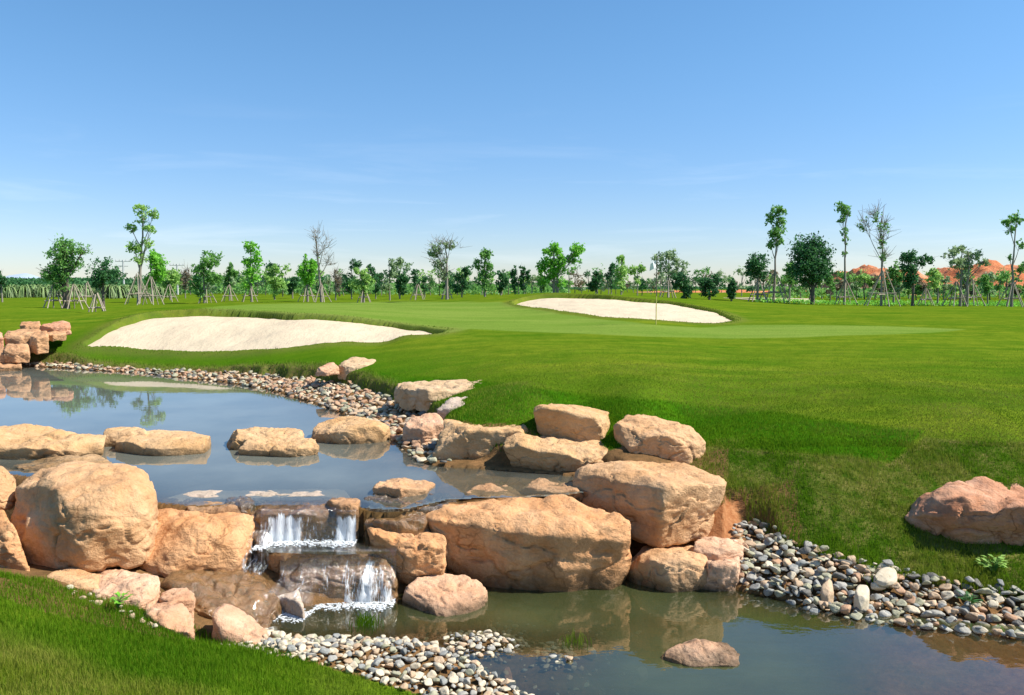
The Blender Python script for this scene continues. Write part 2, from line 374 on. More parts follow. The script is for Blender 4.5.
c = t.mix(t.ramp(fn2, (.35, .7, 0, .35)), c, (.02, .06, .004)); c = t.mix(t.math('MULTIPLY', t.ramp(fine, (.35, .75, 0, .5)), t.math('SUBTRACT', 1, t.attr('green'))), c, (.02, .05, .004))
c = t.mix(t.math('MULTIPLY', t.attr('scar'), t.ramp(fn2, (.3, .6, .3, 1))), c, (.17, .13, .05))
mudc = t.mix(t.ramp(t.noise(v, 3, 5, .65), (.35, .65)), (.13, .075, .032), (.26, .14, .06))
mudc = t.mix(t.ramp(fn2, (.4, .7, 0, .6)), mudc, (.07, .05, .025))
mudc = t.mix(t.attr('rust'), mudc, t.mix(t.ramp(fn2, (.35, .65)), (.30, .115, .045), (.42, .20, .09)))
c = t.mix(t.attr('mud'), c, mudc)
p = t.pr(Base_Color=c, Roughness=1.); p.inputs['Specular IOR Level'].default_value = .0
hh = t.math('ADD', t.math('MULTIPLY', fine, .4), fn2)
t.l.new(t.bump(hh, .6, .03), p.inputs['Normal'])
M_GROUND = t.m
og = link('ground', ground, M_GROUND, kind='structure')
# ------------------------------------------------------------------ sand
t = NT('bunker_sand'); v = t.pos(); n1 = t.noise(v, .9, 5, .6); n2 = t.noise(v, 14, 5, .7); n3 = t.noise(t.map(v, (1.5, .5, 1)), 1.4, 5, .7)
c = t.mix(t.ramp(n1, (.4, .65)), (.54, .445, .305), (.58, .48, .33)); c = t.mix(t.ramp(n3, (.52, .75, 0, .6)), c, (.48, .37, .26)); c = t.mix(t.ramp(n2, (.4, .7, 0, .25)), c, (.5, .38, .28))
p = t.pr(Base_Color=c, Roughness=.95); p.inputs['Specular IOR Level'].default_value = .1
t.l.new(t.bump(t.math('ADD', t.math('MULTIPLY', n2, .4), t.math('MULTIPLY', t.math('ADD', n1, n3), 2.)), .5, .06), p.inputs['Normal']); M_SAND = t.m
GZ0 = None
def zbase(x, y):                          # ground without the bunker cut
    return tps(x, y) + .02 * fbm(x / 1.7, y / 1.7, 0, 3, 11)
for b, key, lab in ((B1, 'd1', 'pale'), (B2, 'd2', 'pale')):
    keep = D[key] < .28
    f = Q[keep[Q].all(1)]; u, inv = np.unique(f, return_inverse=True)
    X, Y = x[u], y[u]; Z = D['zpre'][u] - sanddrop(X, Y, b, D[key][u]) + .03 * fbm(X * .9, Y * .9, 0, 4, 41)
    # the sand laps up under the turf edge
    Z = np.where(D[key][u] > .03, np.minimum(Z - .5 * (D[key][u] - .03), z[u] - .02), Z)
    link('bunker_sand', npmesh('bunker_sand', np.c_[X, Y, Z], [inv.reshape(f.shape)]), M_SAND, kind='structure')
# ------------------------------------------------------------------ water
def watermat(name, murk, k, rip, tint=(.86, .9, .8), ior=1.36, fm=1.1):
    t = NT(name); v = t.pos()
    dep = t.attr('depth')
    fac = t.math('SUBTRACT', 1, t.math('POWER', 2.718, t.math('MULTIPLY', dep, -k)))
    d = t.n.new('ShaderNodeBsdfDiffuse'); t.set(d.inputs[0], t.mix(t.ramp(t.noise(v, .8, 4, .6), (.35, .65)), murk, tuple(q * .7 for q in murk)))
    tr = t.n.new('ShaderNodeBsdfTransparent'); t.set(tr.inputs[0], tint)
    m1 = t.n.new('ShaderNodeMixShader'); t.l.new(fac, m1.inputs[0]); t.l.new(tr.outputs[0], m1.inputs[1]); t.l.new(d.outputs[0], m1.inputs[2])
    g = t.n.new('ShaderNodeBsdfGlossy'); g.inputs['Roughness'].default_value = .015; g.inputs[0].default_value = (1, 1, 1, 1)
    fr = t.n.new('ShaderNodeFresnel'); fr.inputs[0].default_value = ior
    h = t.math('ADD', t.noise(t.map(v, (1, 2.2, 1)), rip[1], 3, .6, .3), t.math('MULTIPLY', t.noise(v, rip[1] * 5, 2), .12))
    nb = t.bump(h, rip[0], .02); t.l.new(nb, g.inputs['Normal']); t.l.new(nb, fr.inputs['Normal'])
    m2 = t.n.new('ShaderNodeMixShader'); t.l.new(t.math('MINIMUM', t.math('MULTIPLY', fr.outputs[0], fm), 1.0), m2.inputs[0]); t.l.new(m1.outputs[0], m2.inputs[1]); t.l.new(g.outputs[0], m2.inputs[2])
    t.l.new(m2.outputs[0], t.out.inputs[0]); return t.m
M_WU = watermat('pond_water', (.17, .18, .15), 5.0, (.028, 1.6))
M_WL = watermat('stream_water', (.068, .082, .030), 4.6, (.09, 2.6), ior=1.5, fm=1.55)
def watersheet(name, key, zw, mat):
    keep = D[key] < np.where(D['farside'] | (key == 'dW'), .22, .06)
    f = Q[keep[Q].all(1)]; u, inv = np.unique(f, return_inverse=True)
    me = npmesh(name, np.c_[x[u], y[u], np.full(len(u), zw)], [inv.reshape(f.shape)])
    dd = np.maximum(zw - z[u], 0); nn_ = (D['px'][u] > 240) & (D['px'][u] < 366) & (D['dU'][u] > -.12) & (key == 'dU'); setattr_f(me, 'depth', np.where(nn_, .03, dd)); return link(name, me, mat, kind='structure')
watersheet('pond_water', 'dU', ZU, M_WU)
watersheet('stream_water', 'dW', 0, M_WL)
# ------------------------------------------------------------------ rocks
_ico = {}
def ico(n):
    if n not in _ico:
        bm = bmesh.new(); bmesh.ops.create_icosphere(bm, subdivisions=n, radius=1)
        _ico[n] = (np.array([v.co[:] for v in bm.verts]), np.array([[v.index for v in f.verts] for f in bm.faces], np.int32)); bm.free()
    return _ico[n]
def hull_planes(pts):
    bm = bmesh.new()
    for p in pts: bm.verts.new(p)
    r = bmesh.ops.convex_hull(bm, input=bm.verts); bm.normal_update()
    out = []
    c = np.mean(pts, 0)
    for f in bm.faces:
        n = np.array(f.normal[:]); 
        if np.linalg.norm(n) < .5: continue
        d = n @ (np.array(f.verts[0].co[:]) - c)
        if d < 0: n = -n; d = -d
        if d > 1e-4: out.append((*n, d))
    bm.free(); keep = []
    for q in out:
        q = np.array(q)
        if not any(q[:3] @ k[:3] > .985 and abs(q[3] - k[3]) < .08 for k in keep): keep.append(q)
    return np.array(keep), c
ROCKN = [0]
def rock_mesh(pts, lvl=6, pw=14, rough=.035, seed=0, ledge=.02, grow=1.04, skew=None):
    pts = np.array(pts, float); lo, hi = pts.min(0), pts.max(0); hs = (hi - lo) / 2; mid = (hi + lo) / 2
    q = (pts - mid) / hs; pl, c = hull_planes(q)
    V, Fc = ico(lvl)
    dots = np.maximum(V @ pl[:, :3].T, 0) / pl[:, 3]
    pw = pw * 1.9; r = (dots ** pw).sum(1) ** (-1 / pw)
    X = V * r[:, None] + c
    xl, xh = X.min(0), X.max(0); X = (X - (xl + xh) / 2) / ((xh - xl) / 2) * (1 + (grow - 1) * .5)
    if lvl > 4:
        rf = np.random.default_rng(seed * 7 + 1)
        for _ in range(11):
            n_ = rf.normal(size=3); n_[2] = abs(n_[2]) * .9; n_ /= np.linalg.norm(n_); dd_ = X @ n_; hh_ = dd_.max() * rf.uniform(.84, .96); ex = np.maximum(dd_ - hh_, 0); X = X - n_ * (ex * .93)[:, None]
        xl, xh = X.min(0), X.max(0); X = (X - (xl + xh) / 2) / ((xh - xl) / 2) * 1.02
    X = X * hs + mid
    s = float(np.cbrt(hs.prod())) * 2; f = 1 / max(s, .05); sx = X + seed * 13.7
    nrm = V / hs; nrm /= np.linalg.norm(nrm, axis=1)[:, None]
    a = fbm(sx[:, 0] * f * 1.6, sx[:, 1] * f * 1.6, sx[:, 2] * f * 1.6, 3, seed)
    b = fbm(sx[:, 0] * f * 5, sx[:, 1] * f * 5, sx[:, 2] * f * 6, 4, seed + 5, .6)
    rid = 1 - np.abs(fbm(sx[:, 0] * f * 2.6, sx[:, 1] * f * 2.6, sx[:, 2] * f * 4, 3, seed + 9))
    chip = np.maximum(0, vn(sx[:, 0] * f * 2.2, sx[:, 1] * f * 2.2, sx[:, 2] * f * 3.5, seed + 20) - .25)
    st = np.sin((sx[:, 2] * 9 * f + a * 2.5 + .6 * b))
    fb = fbm(sx[:, 0] * f * 12, sx[:, 1] * f * 12, sx[:, 2] * f * 12, 3, seed + 31, .6)
    d = s * (rough * 1.4 * a + rough * .55 * b + rough * .25 * fb - rough * 2.6 * np.clip(rid - .86, 0, 1) * 3 - rough * .9 * chip + ledge * .4 * np.sign(st) * np.abs(st) ** .5)
    X = X + nrm * d[:, None]
    return X, Fc
def rock(top, bz, mat, label, under=.08, lvl=6, pw=14, rough=.035, ledge=.012, name='boulder', cat='boulder', group=None, raw=None):
    ROCKN[0] += 1
    W = np.array([P(*q) for q in top]); c = W.mean(0)
    B = W.copy(); B[:, :2] = c[:2] + (W[:, :2] - c[:2]) * (1 - under); B[:, 2] = bz
    pts = np.r_[W, B]
    X, Fc = rock_mesh(pts, lvl, pw, rough, ROCKN[0], ledge)
    o = np.array([c[0], c[1], bz]); me = npmesh(name, X - o, [Fc]); ob = link(name, me, mat); ob.location = o
    return tag(ob, label, cat, group)
GP = 'boulders across the upper pond'; GC = 'boulders beside the cascade'; GM = 'rocks set in the grass bank'; GF = 'rocks at the far end of the pond'; GS = 'stepped stones below the left boulders'
rock([(-50,438,10.5),(15,447,10.35),(70,444,10.4),(100,441,10.6),(104,431,11.2),(60,427,11.6),(-50,427,11.6)], .6, R_TAN, 'long flat tan slab boulder at the left frame edge, rising from the pond', .05, pw=22, group=GP)
rock([(8,468,9.8),(60,470,9.65),(108,464,9.8),(110,455,10.2),(75,455,10.4),(20,461,10.3)], .6, R_TAN, 'low pale slab lying just behind the largest rounded boulder', .05, pw=20, group=GP)
rock([(103,434,11.2),(146,434,11.3),(143,428.5,11.8),(108,428.5,11.8)], .6, R_TAN, 'small brown rock half hidden between the long slab and the oval boulder', .05, lvl=5, group=GP)
rock([(117,440,10.8),(160,444,10.6),(205,440,10.8),(212,434,11.3),(190,429,11.8),(165,430,11.8),(122,431,11.7)], .55, R_TAN, 'smooth oval tan boulder with a flat top standing alone in the pond', .0, pw=8, rough=.02, group=GP)
rock([(227,434,11.0),(270,440,10.9),(300,436,11.1),(304,430,11.5),(270,428,11.8),(232,429,11.6)], .55, R_TAN, 'squarish tan boulder in the pond behind a lower dark fronted rock', .04, pw=16, group=GP)
rock([(240,447,10.65),(292,450,10.5),(318,448,10.7),(314,440,11.05),(285,437,11.1),(245,441,10.95)], .58, R_TAN, 'low rock with a dark wet front leaning on a squarish pond boulder', .12, pw=16, group=GP)
rock([(310,427,11.6),(345,430,11.4),(385,426,11.6),(388,421,12),(360,418,12.5),(320,420,12.2)], .55, R_TAN, 'rounded tan boulder in the pond nearest the pebbled shore', .0, pw=11, rough=.025, group=GP)
rock([(373,485,8.6),(400,490,8.45),(428,487,8.65),(435,480,9.1),(400,478,9.3),(380,479,9.1)], .5, R_ORGU, 'small angular orange block at the right end of the upper waterfall', .05, pw=22, group=GC)
rock([(433,432,10.15),(480,431,10.1),(533,434,10.15),(536,426,10.9),(500,418,11.4),(450,418,11.3),(437,424,10.6)], .55, R_TAN, 'large angular tan boulder at the pond edge with a flat lit top', .04, pw=26, rough=.03, group=GC)
rock([(504,441,9.8),(508,435,10),(540,450,9.6),(575,458,9.5),(590,461,9.5),(620,458,9.7),(621,447,10.2),(580,445,10.4),(540,439,10.4)], .62, R_TAN, 'wedge shaped boulder with a shaded front below the topmost oblong boulder', 0.26, pw=26, group=GC)
rock([(535,408,10.35),(575,413,10.1),(605,421,10.1),(614,427,10.4),(612,414,10.9),(580,404,11.2),(545,402,11)], .95, R_TAN, 'oblong rounded boulder on top of the pile against the grass', 0.16, pw=9, rough=.018, group=GC)
rock([(615,424,10.0),(632,432,9.55),(690,434,9.5),(702,440,9.7),(699,430,10.2),(670,422,10.5),(625,416,10.5)], .78, R_TANL, 'tan boulder at the right end of the upper row beside the lawn', .05, pw=14, rough=.035, group=GC)
rock([(578,480,8.85),(610,478,8.5),(668,487,8.05),(722,481,8.5),(725,473,8.9),(700,464,9.4),(640,459,9.7),(600,462,9.6)], .26, R_TANL, 'massive tan boulder with shaded left face and lit right face above the stream', 0.16, pw=20, rough=.03, group=GC)
rock([(622,556,8.3),(632,566,8.0),(668,562,7.75),(700,564,7.8),(714,572,8.0),(704,550,8.5),(650,546,8.6)], -.15, R_TANL, 'rounded tan boulder at the water under the massive two toned one', .02, pw=10, group=GC)
rock([(415,508,8.25),(432,515,7.95),(500,522,7.75),(560,526,7.68),(614,523,7.72),(633,513,7.95),(614,503,8.25),(560,496.5,8.5),(470,493.5,8.62),(425,499,8.42)], -.2, R_ORG, 'widest boulder, an orange flat topped block with a dark undercut front by the stream', 0.26, pw=22, rough=.032, ledge=.02, group=GC)
rock([(361,524,8.15),(375,536,7.85),(410,545,7.65),(445,540,7.7),(448,533,8),(420,522,8.4),(380,520,8.5)], .05, R_ORG, 'angular orange boulder between the cascade and the widest boulder', .1, pw=18, rough=.04, group=GC)
rock([(404,592,7.5),(425,604,7.25),(446,619,7.12),(482,604,7.3),(488,592,7.55),(475,576,7.75),(440,573,7.75),(412,582,7.65)], -.25, R_PINK, 'sloping orange boulder standing alone in the plunge pool', .02, pw=12, rough=.025, group=GC)
rock([(695,546,8.05),(718,551,7.95),(743,546,8.05),(740,535,8.6),(703,533,8.6)], .1, R_PINK, 'flat pink rock on red soil at the top of the pebble bank', .05, lvl=5, pw=18, group=GC)
rock([(698,561,7.85),(716,568,7.7),(738,566,7.75),(742,556,8.1),(710,551,8.2)], -.15, R_PINK, 'pink cracked rock at the left end of the pebble bank', .0, lvl=5, pw=14, rough=.05, group=GC)
rock([(16,492,7.95),(50,480,7.6),(110,480,7.55),(152,490,7.75),(158,508,7.8),(142,472,8.3),(90,462,8.7),(35,466,8.5),(16,528,7.6),(80,520,7.15),(146,532,7.4)], .36, R_TANL, 'largest rounded boulder, tan with a dark left side, above the near grass', .1, pw=11, rough=.028, group=GC)
rock([(-60,470,8),(0,467,8),(12,475,8.2),(15,490,8),(5,500,7.8),(-60,500,7.7),(-20,461,8.6)], .8, R_TANL, 'rounded tan boulder cut by the left frame edge, upper of the two', .05, pw=12, group=GC)
rock([(-60,520,7.4),(8,516,7.4),(25,543,7.15),(28,552,7.1),(5,511,7.8),(-60,508,7.8)], .4, R_ORG, 'orange boulder cut by the left frame edge just above the grass', .05, pw=14, group=GC)
rock([(146,528,7.9),(200,527,7.6),(238,526,7.75),(254,522,8.0),(250,509,8.3),(200,503,8.5),(158,503,8.5),(136,515,8.1),(165,570,7.35),(142,560,7.5),(240,550,7.6)], .1, R_ORG, 'long sloping orange boulder between the largest rounded boulder and the cascade', .1, pw=13, rough=.03, group=GC)
rock([(184,508,8.1),(215,510,8.02),(240,508,8.1),(238,500,8.4),(192,500,8.4)], .5, R_ORGU, 'thin flat orange rock behind the long sloping boulder at the sill', .03, lvl=5, pw=18, group=GC)
rock([(73,584,6.95),(100,594,6.7),(135,600,6.6),(153,592,6.75),(158,580,7.0),(140,571,7.3),(85,571,7.3)], .1, R_PINK, 'broad low pink rock below the largest rounded boulder', .0, pw=16, rough=.05, group=GS)
rock([(46,577,6.95),(68,588,6.8),(98,589,6.8),(100,572,7.2),(55,568,7.25)], .2, R_TANL, 'low tan rock between the near grass and the foot of the largest boulder', .0, lvl=5, pw=14, rough=.045, group=GS)
rock([(158,597,6.8),(172,603,6.65),(192,600,6.75),(194,590,7.0),(165,587,7.05)], .1, R_PINK, 'small square pink rock beside the wet brown slab', .02, lvl=5, pw=20, group=GS)
rock([(143,612,6.4),(165,628,6.15),(192,630,6.15),(196,612,6.5),(175,603,6.65),(150,603,6.6)], .0, R_PINK, 'cracked pink rock next to the near grass, left of the dark hollow', .0, lvl=5, pw=14, rough=.06, group=GS)
rock([(152,582,7.3),(180,592,7.0),(205,602,6.8),(240,614,6.7),(268,628,6.65),(274,602,7.2),(263,580,7.6),(235,571,7.8),(180,572,7.6)], -.15, R_WET, 'wet brown slab with water sliding over it left of the cascade', .0, pw=13, rough=.05, group=GS)
rock([(211,614,6.5),(222,635,6.3),(250,646,6.22),(271,641,6.4),(262,622,6.6),(230,607,6.75)], -.15, R_PINK, 'pink sloping rock at the foot of the wet brown slab', .0, lvl=5, pw=16, rough=.04, group=GS)
rock([(249,513,8.05),(300,513.5,8.0),(353,513,8.05),(357,499,8.6),(248,499,8.6)], .25, R_WET, 'dark wet sill stone of the upper waterfall', 0.12, pw=18, rough=.045, ledge=0, group=GC)
rock([(160,498,8.44),(250,496.5,8.5),(348,495,8.56),(342,488,8.9),(250,488.5,8.85),(172,491,8.75)], .6, R_PALE, 'long pale ledge just awash along the edge of the upper pond', .01, pw=18, rough=.02, ledge=0, group=GC)
rock([(327,501,8.2),(340,504,8.0),(358,504,7.98),(361,496,8.5),(336,496.5,8.5)], .42, R_ORGU, 'pale orange wedge of rock on the right end of the dark sill', .0, lvl=5, pw=20, rough=.03, group=GC)
rock([(362,499,8.35),(378,503,8.25),(396,501,8.3),(390,495,8.6),(368,494.5,8.6)], .45, R_WETD, 'dark mossy stone on the pond rim beside the pale orange wedge', .0, lvl=5, pw=12, rough=.06, group=GC)
rock([(392,505,8.2),(410,509,8.1),(430,505,8.2),(426,499,8.45),(400,499,8.45)], .4, R_WET, 'wet brown stone on the pond rim under the small angular block', .0, lvl=5, pw=12, rough=.06, group=GC)
rock([(426,498,8.5),(440,500,8.42),(456,497,8.5),(452,492,8.8),(432,492,8.8)], .5, R_WETD, 'dark mossy stone on the pond rim at the left end of the widest boulder', .0, lvl=5, pw=12, rough=.06, group=GC)
rock([(158,502,8.3),(180,504,8.22),(200,502,8.3),(196,496,8.6),(164,496,8.6)], .45, R_WET, 'wet brown stone on the pond rim beside the largest rounded boulder', .0, lvl=5, pw=12, rough=.05, group=GC)
rock([(226,504,8.2),(240,506,8.12),(254,503,8.2),(250,496,8.5),(230,497,8.5)], .45, R_WETD, 'dark stone on the pond rim at the left end of the sill', .0, lvl=5, pw=12, rough=.06, group=GC)
rock([(270,562,7.7),(330,559,7.6),(388,562,7.65),(397,578,7.6),(372,550,8.05),(280,550,8.05),(290,585,7.45),(385,585,7.45)], -.15, R_WET, 'rounded wet brown boulder under the lower waterfall', 0.0, pw=12, rough=.03, group=GC)
rock([(266,553,7.85),(285,557,7.7),(302,548,7.95),(282,541,8.2)], .15, R_ORG, 'small orange rock left of the step between the waterfalls', .02, lvl=5, group=GC)
rock([(334,549,7.78),(360,552,7.72),(374,549,7.85),(362,541.5,8.05),(340,541.5,8.05)], .3, R_PINK, 'small pink rock on top of the lower waterfall', .02, lvl=5, group=GC)
rock([(276,596,7.3),(298,602,7.1),(305,612,7.05),(298,590,7.4),(280,588,7.45)], -.15, R_PALE, 'small streaked rock at the left foot of the lower waterfall', .0, lvl=5, group=GC)
rock([(360,506,8.2),(395,512,8.1),(440,510,8.2),(455,503,8.6),(380,500,8.6)], .3, R_WETD, 'dark mossy ledge between the small block and the orange boulder', .04, pw=18, rough=.05, group=GC)
rock([(362,520,8.0),(400,524,7.9),(430,520,8.0),(425,511,8.3),(370,510,8.3)], .1, R_WET, 'wet brown ledge behind the angular orange boulder', .04, lvl=5, pw=18, rough=.05, group=GC)
rock([(247,535,8.0),(262,540,7.8),(272,536,7.9),(268,520,8.3),(250,518,8.3)], .1, R_WETD, 'dark wet rock at the left side of the upper waterfall', .04, lvl=5, pw=16, group=GC)
rock([(664,656,6.3),(690,663,6.16),(735,662,6.16),(745,655,6.3),(722,643,6.6),(700,639,6.5),(683,644,6.6)], -.15, R_PINK, 'flat pale pink rock lying alone in the open stream', .0, pw=14, rough=.03, name='flat_rock', cat='rock')
rock([(908,518,8.4),(945,506,8.05),(1010,505,7.9),(1090,507,7.9),(1090,480,9.1),(1000,473,9.3),(960,477,9.1),(930,494,8.7)], .33, R_RED, 'large red brown boulder with sunlit top set in the grass at right frame edge', 0.2, pw=18, rough=.045, group=GM)
rock([(921,617,7.22),(945,625,7.1),(970,623,7.1),(962,615,7.35),(930,611,7.4)], -.1, R_PINK, 'long flat pink stone at the waterline of the right pebble bank', .0, lvl=5, pw=10, name='flat_rock', cat='rock')
rock([(464,493,8.68),(495,496,8.58),(521,494,8.65),(510,484,9.0),(480,484,9.0)], .6, R_ORGU, 'flat orange slab barely above the shallow water behind the widest boulder', .02, lvl=5, pw=18, rough=.04, group=GC)
rock([(521,487,8.9),(555,493,8.68),(582,490,8.75),(579,480,9.2),(540,478,9.3)], .6, R_ORGU, 'flat orange slab in the shallows touching the massive two toned boulder', .02, lvl=5, pw=18, rough=.04, group=GC)
rock([(399,387,13.6),(430,394,13.15),(470,390,13.4),(495,385,13.8),(488,379,14.4),(440,381,14.2),(412,379,14.2)], .95, R_TANM, 'long grey tan boulder bedded in the grass bank', .02, pw=12, group=GM)
rock([(438,406,12),(470,409,11.8),(512,402,12.2),(497,396,12.8),(455,397,12.6)], .9, R_PALE, 'thin pale slab in the grass in front of the long grey tan boulder', .02, lvl=5, pw=16, group=GM)
rock([(402,424,11.3),(425,430,11.1),(445,424,11.3),(441,415,11.9),(412,414,11.8)], .7, R_PINK, 'pinkish rock at the pebbly inlet where grass meets the pond', .02, lvl=5, pw=14, group=GM)
rock([(394,387,13.8),(405,391,13.6),(413,386,14),(405,381,14.3)], 1.0, R_TANM, 'small pale rock behind the left end of the long grass boulder', .0, lvl=5, pw=10, group=GM)
rock([(338,364,17.4),(350,368,17.2),(372,363,17.6),(376,359,18),(352,357,18)], 1.0, R_TANM, 'small smooth tan rock in the grass above the curved shore, right of its pair', .0, lvl=5, pw=10, group=GM)
rock([(316,369,17),(327,373,16.9),(339,367,17.2),(330,362,17.6)], 1.12, R_PINK, 'smallest pink rock of the pair in the grass above the curved shore', .0, lvl=5, pw=10, group=GM)
for q in [(4,47,329,350,21.6,'dark faced block in the middle of the far left rock cluster',R_FAR),(20,41,322,333,22.6,'top rock of the far left rock cluster',R_FAR),(41,71,322,334,22.4,'flat rock at the right top of the far left cluster',R_RED),
          (44,66,331,339,21.8,'thin slab under the flat top rock of the far left cluster',R_FAR),(30,48,331,352,21.2,'tilted lit block at the right of the far left cluster',R_FAR),(4,29,344,362,20.6,'orange block near the waterline of the far left cluster',R_FAR),
          (-14,21,362,371,20.2,'low flat rock at the waterline at the far left shore',R_FAR),(-20,3,330,348,21.4,'upper rock of the far left cluster cut by the frame edge',R_RED),(-24,6,346,365,20.6,'lower rock of the far left cluster cut by the frame edge',R_FAR)]:
    xl, xr, yt, yb, Dd, lb, mt = q; Dd += 1.3; h = yb - yt
    rock([(xl, yt + .35 * h, Dd), (xl + .4 * (xr - xl), yt + .42 * h, Dd - .15), (xr, yt + .3 * h, Dd + .1), (xr - 2, yt, Dd + .7), (xl + 3, yt + .05 * h, Dd + .7)], CH - (yb - HZ) * Dd / F - .05, mt, lb, .03, 5, 18, .045, group=GF)
# ------------------------------------------------------------------ cascade
t = NT('falling_water'); v = t.pos(); n = t.noise(t.map(v, (9, 9, 1.5)), 5, 4, .7)
a = t.n.new('ShaderNodeBsdfPrincipled'); a.inputs['Base Color'].default_value = (.82, .85, .87, 1); a.inputs['Roughness'].default_value = .25
tr = t.n.new('ShaderNodeBsdfTransparent'); ms = t.n.new('ShaderNodeMixShader'); t.l.new(t.ramp(n, (.38, .62, .03, .9)), ms.inputs[0]); t.l.new(tr.outputs[0], ms.inputs[1]); t.l.new(a.outputs[0], ms.inputs[2]); t.l.new(ms.outputs[0], t.out.inputs[0]); M_FALL = t.m
t = NT('white_foam'); v = t.pos(); p = t.pr(Base_Color=t.mix(t.ramp(t.noise(v, 30, 4), (.35, .65)), (.50, .53, .53), (.78, .80, .81)), Roughness=.5); t.l.new(t.bump(t.noise(v, 60, 4, .7), .8, .01), p.inputs['Normal']); M_FOAM = t.m
def strands(xr, ztop, zbot, ylip, ybot, n, wmin, wmax, dens, seed):
    rr = random.Random(seed); mb = MB()
    for i in range(n):
        X = rr.uniform(*xr)
        if rr.random() > dens((X - xr[0]) / (xr[1] - xr[0])): continue
        w = rr.uniform(wmin, wmax); m = 9; pv = []
        z0 = ztop; z1 = zbot if rr.random() < .75 else zbot + (ztop - zbot) * rr.uniform(.1, .5)
        s0 = rr.choice([0, 0, .15, .4])
        for k in range(m):
            s = s0 + (1 - s0) * k / (m - 1); yy = ylip + (ybot - ylip) * (s ** .55) - .02 - .01 * rr.random()
            zz = z0 + (z1 - z0) * s ** 1.1; ww = w * (.5 + .9 * s * rr.uniform(.6, 1.3)); j = X + rr.uniform(-.006, .006) + .03 * (s) * math.sin(i)
            pv += [(j - ww, yy, zz), (j, yy - ww * .8, zz), (j + ww, yy, zz)]
        fc = []
        for k in range(m - 1):
            for c in (0, 1): fc.append((k * 3 + c, k * 3 + c + 1, k * 3 + c + 4, k * 3 + c + 3))
        mb.add(pv, fc)
    return mb
def foam_strip(pts, w, n, r0, r1, z, seed):
    rr = random.Random(seed); V0, F0 = ico(2); Vs = []; Fs = []
    for i in range(n):
        t_ = min(.999, max(0., rr.choice([rr.random(), rr.betavariate(2, 2), rr.gauss(.8, .1), rr.gauss(.25, .12)]))) * (len(pts) - 1); k = int(t_); f = t_ - k; a = pts[k]; b = pts[min(k + 1, len(pts) - 1)]
        X = a[0] + (b[0] - a[0]) * f; Y = a[1] + (b[1] - a[1]) * f - rr.gauss(1.0 * w, w); r = rr.uniform(r0, r1)
        s = np.array([r * rr.uniform(1, 2.2), r * rr.uniform(.8, 1.4), r * rr.uniform(.3, .8)])
        Fs.append(F0 + len(Vs) * len(V0)); Vs.append(V0 * s + (X, Y, z + .004 * rr.random()))
    return npmesh('foam', np.concatenate(Vs), [np.concatenate(Fs)])
t = NT('water_curtain'); v = t.pos(); n = t.noise(t.map(v, (34, 6, 4.5)), 1.6, 6, .72, .25); n2 = t.noise(t.map(v, (9, 2, 3)), 1.5, 3, .6)
a = t.n.new('ShaderNodeBsdfPrincipled'); a.inputs['Base Color'].default_value = (.86, .88, .89, 1); a.inputs['Roughness'].default_value = .3
tr = t.n.new('ShaderNodeBsdfTransparent'); gl_ = t.n.new('ShaderNodeBsdfGlossy'); gl_.inputs['Roughness'].default_value = .12; m0 = t.n.new('ShaderNodeMixShader'); m0.inputs[0].default_value = .10; t.l.new(tr.outputs[0], m0.inputs[1]); t.l.new(gl_.outputs[0], m0.inputs[2])
den = t.math('ADD', t.math('MULTIPLY', n, 1.0), t.math('MULTIPLY', t.math('SUBTRACT', t.attr('white'), .5), .62)); den = t.math('ADD', den, t.math('MULTIPLY', t.math('SUBTRACT', n2, .5), .55))
ms = t.n.new('ShaderNodeMixShader'); t.l.new(t.ramp(den, (.52, .72, 0, .96)), ms.inputs[0]); t.l.new(m0.outputs[0], ms.inputs[1]); t.l.new(a.outputs[0], ms.inputs[2]); t.l.new(ms.outputs[0], t.out.inputs[0])
nb = t.bump(n, .8, .02); t.l.new(nb, a.inputs['Normal']); t.l.new(nb, gl_.inputs['Normal']); M_CURT = t.m
from mathutils.bvhtree import BVHTree
bpy.context.view_layer.update()
BV = []
for ob_ in list(COL.objects):
    if ob_.name.startswith('boulder') and 7 < ob_.location.y < 9.2 and -3.2 < ob_.location.x < -.9:
        M_ = ob_.matrix_world; BV.append(BVHTree.FromPolygons([M_ @ q.co for q in ob_.data.vertices], [tuple(p_.vertices) for p_ in ob_.data.polygons]))
def hity(X, Z, y0=6.6):
    r = 99
    for bvh in BV:
        h_ = bvh.ray_cast(Vector((X, y0, Z)), Vector((0, 1, 0)))
        if h_[0] is not None: r = min(r, h_[0].y)
    return r
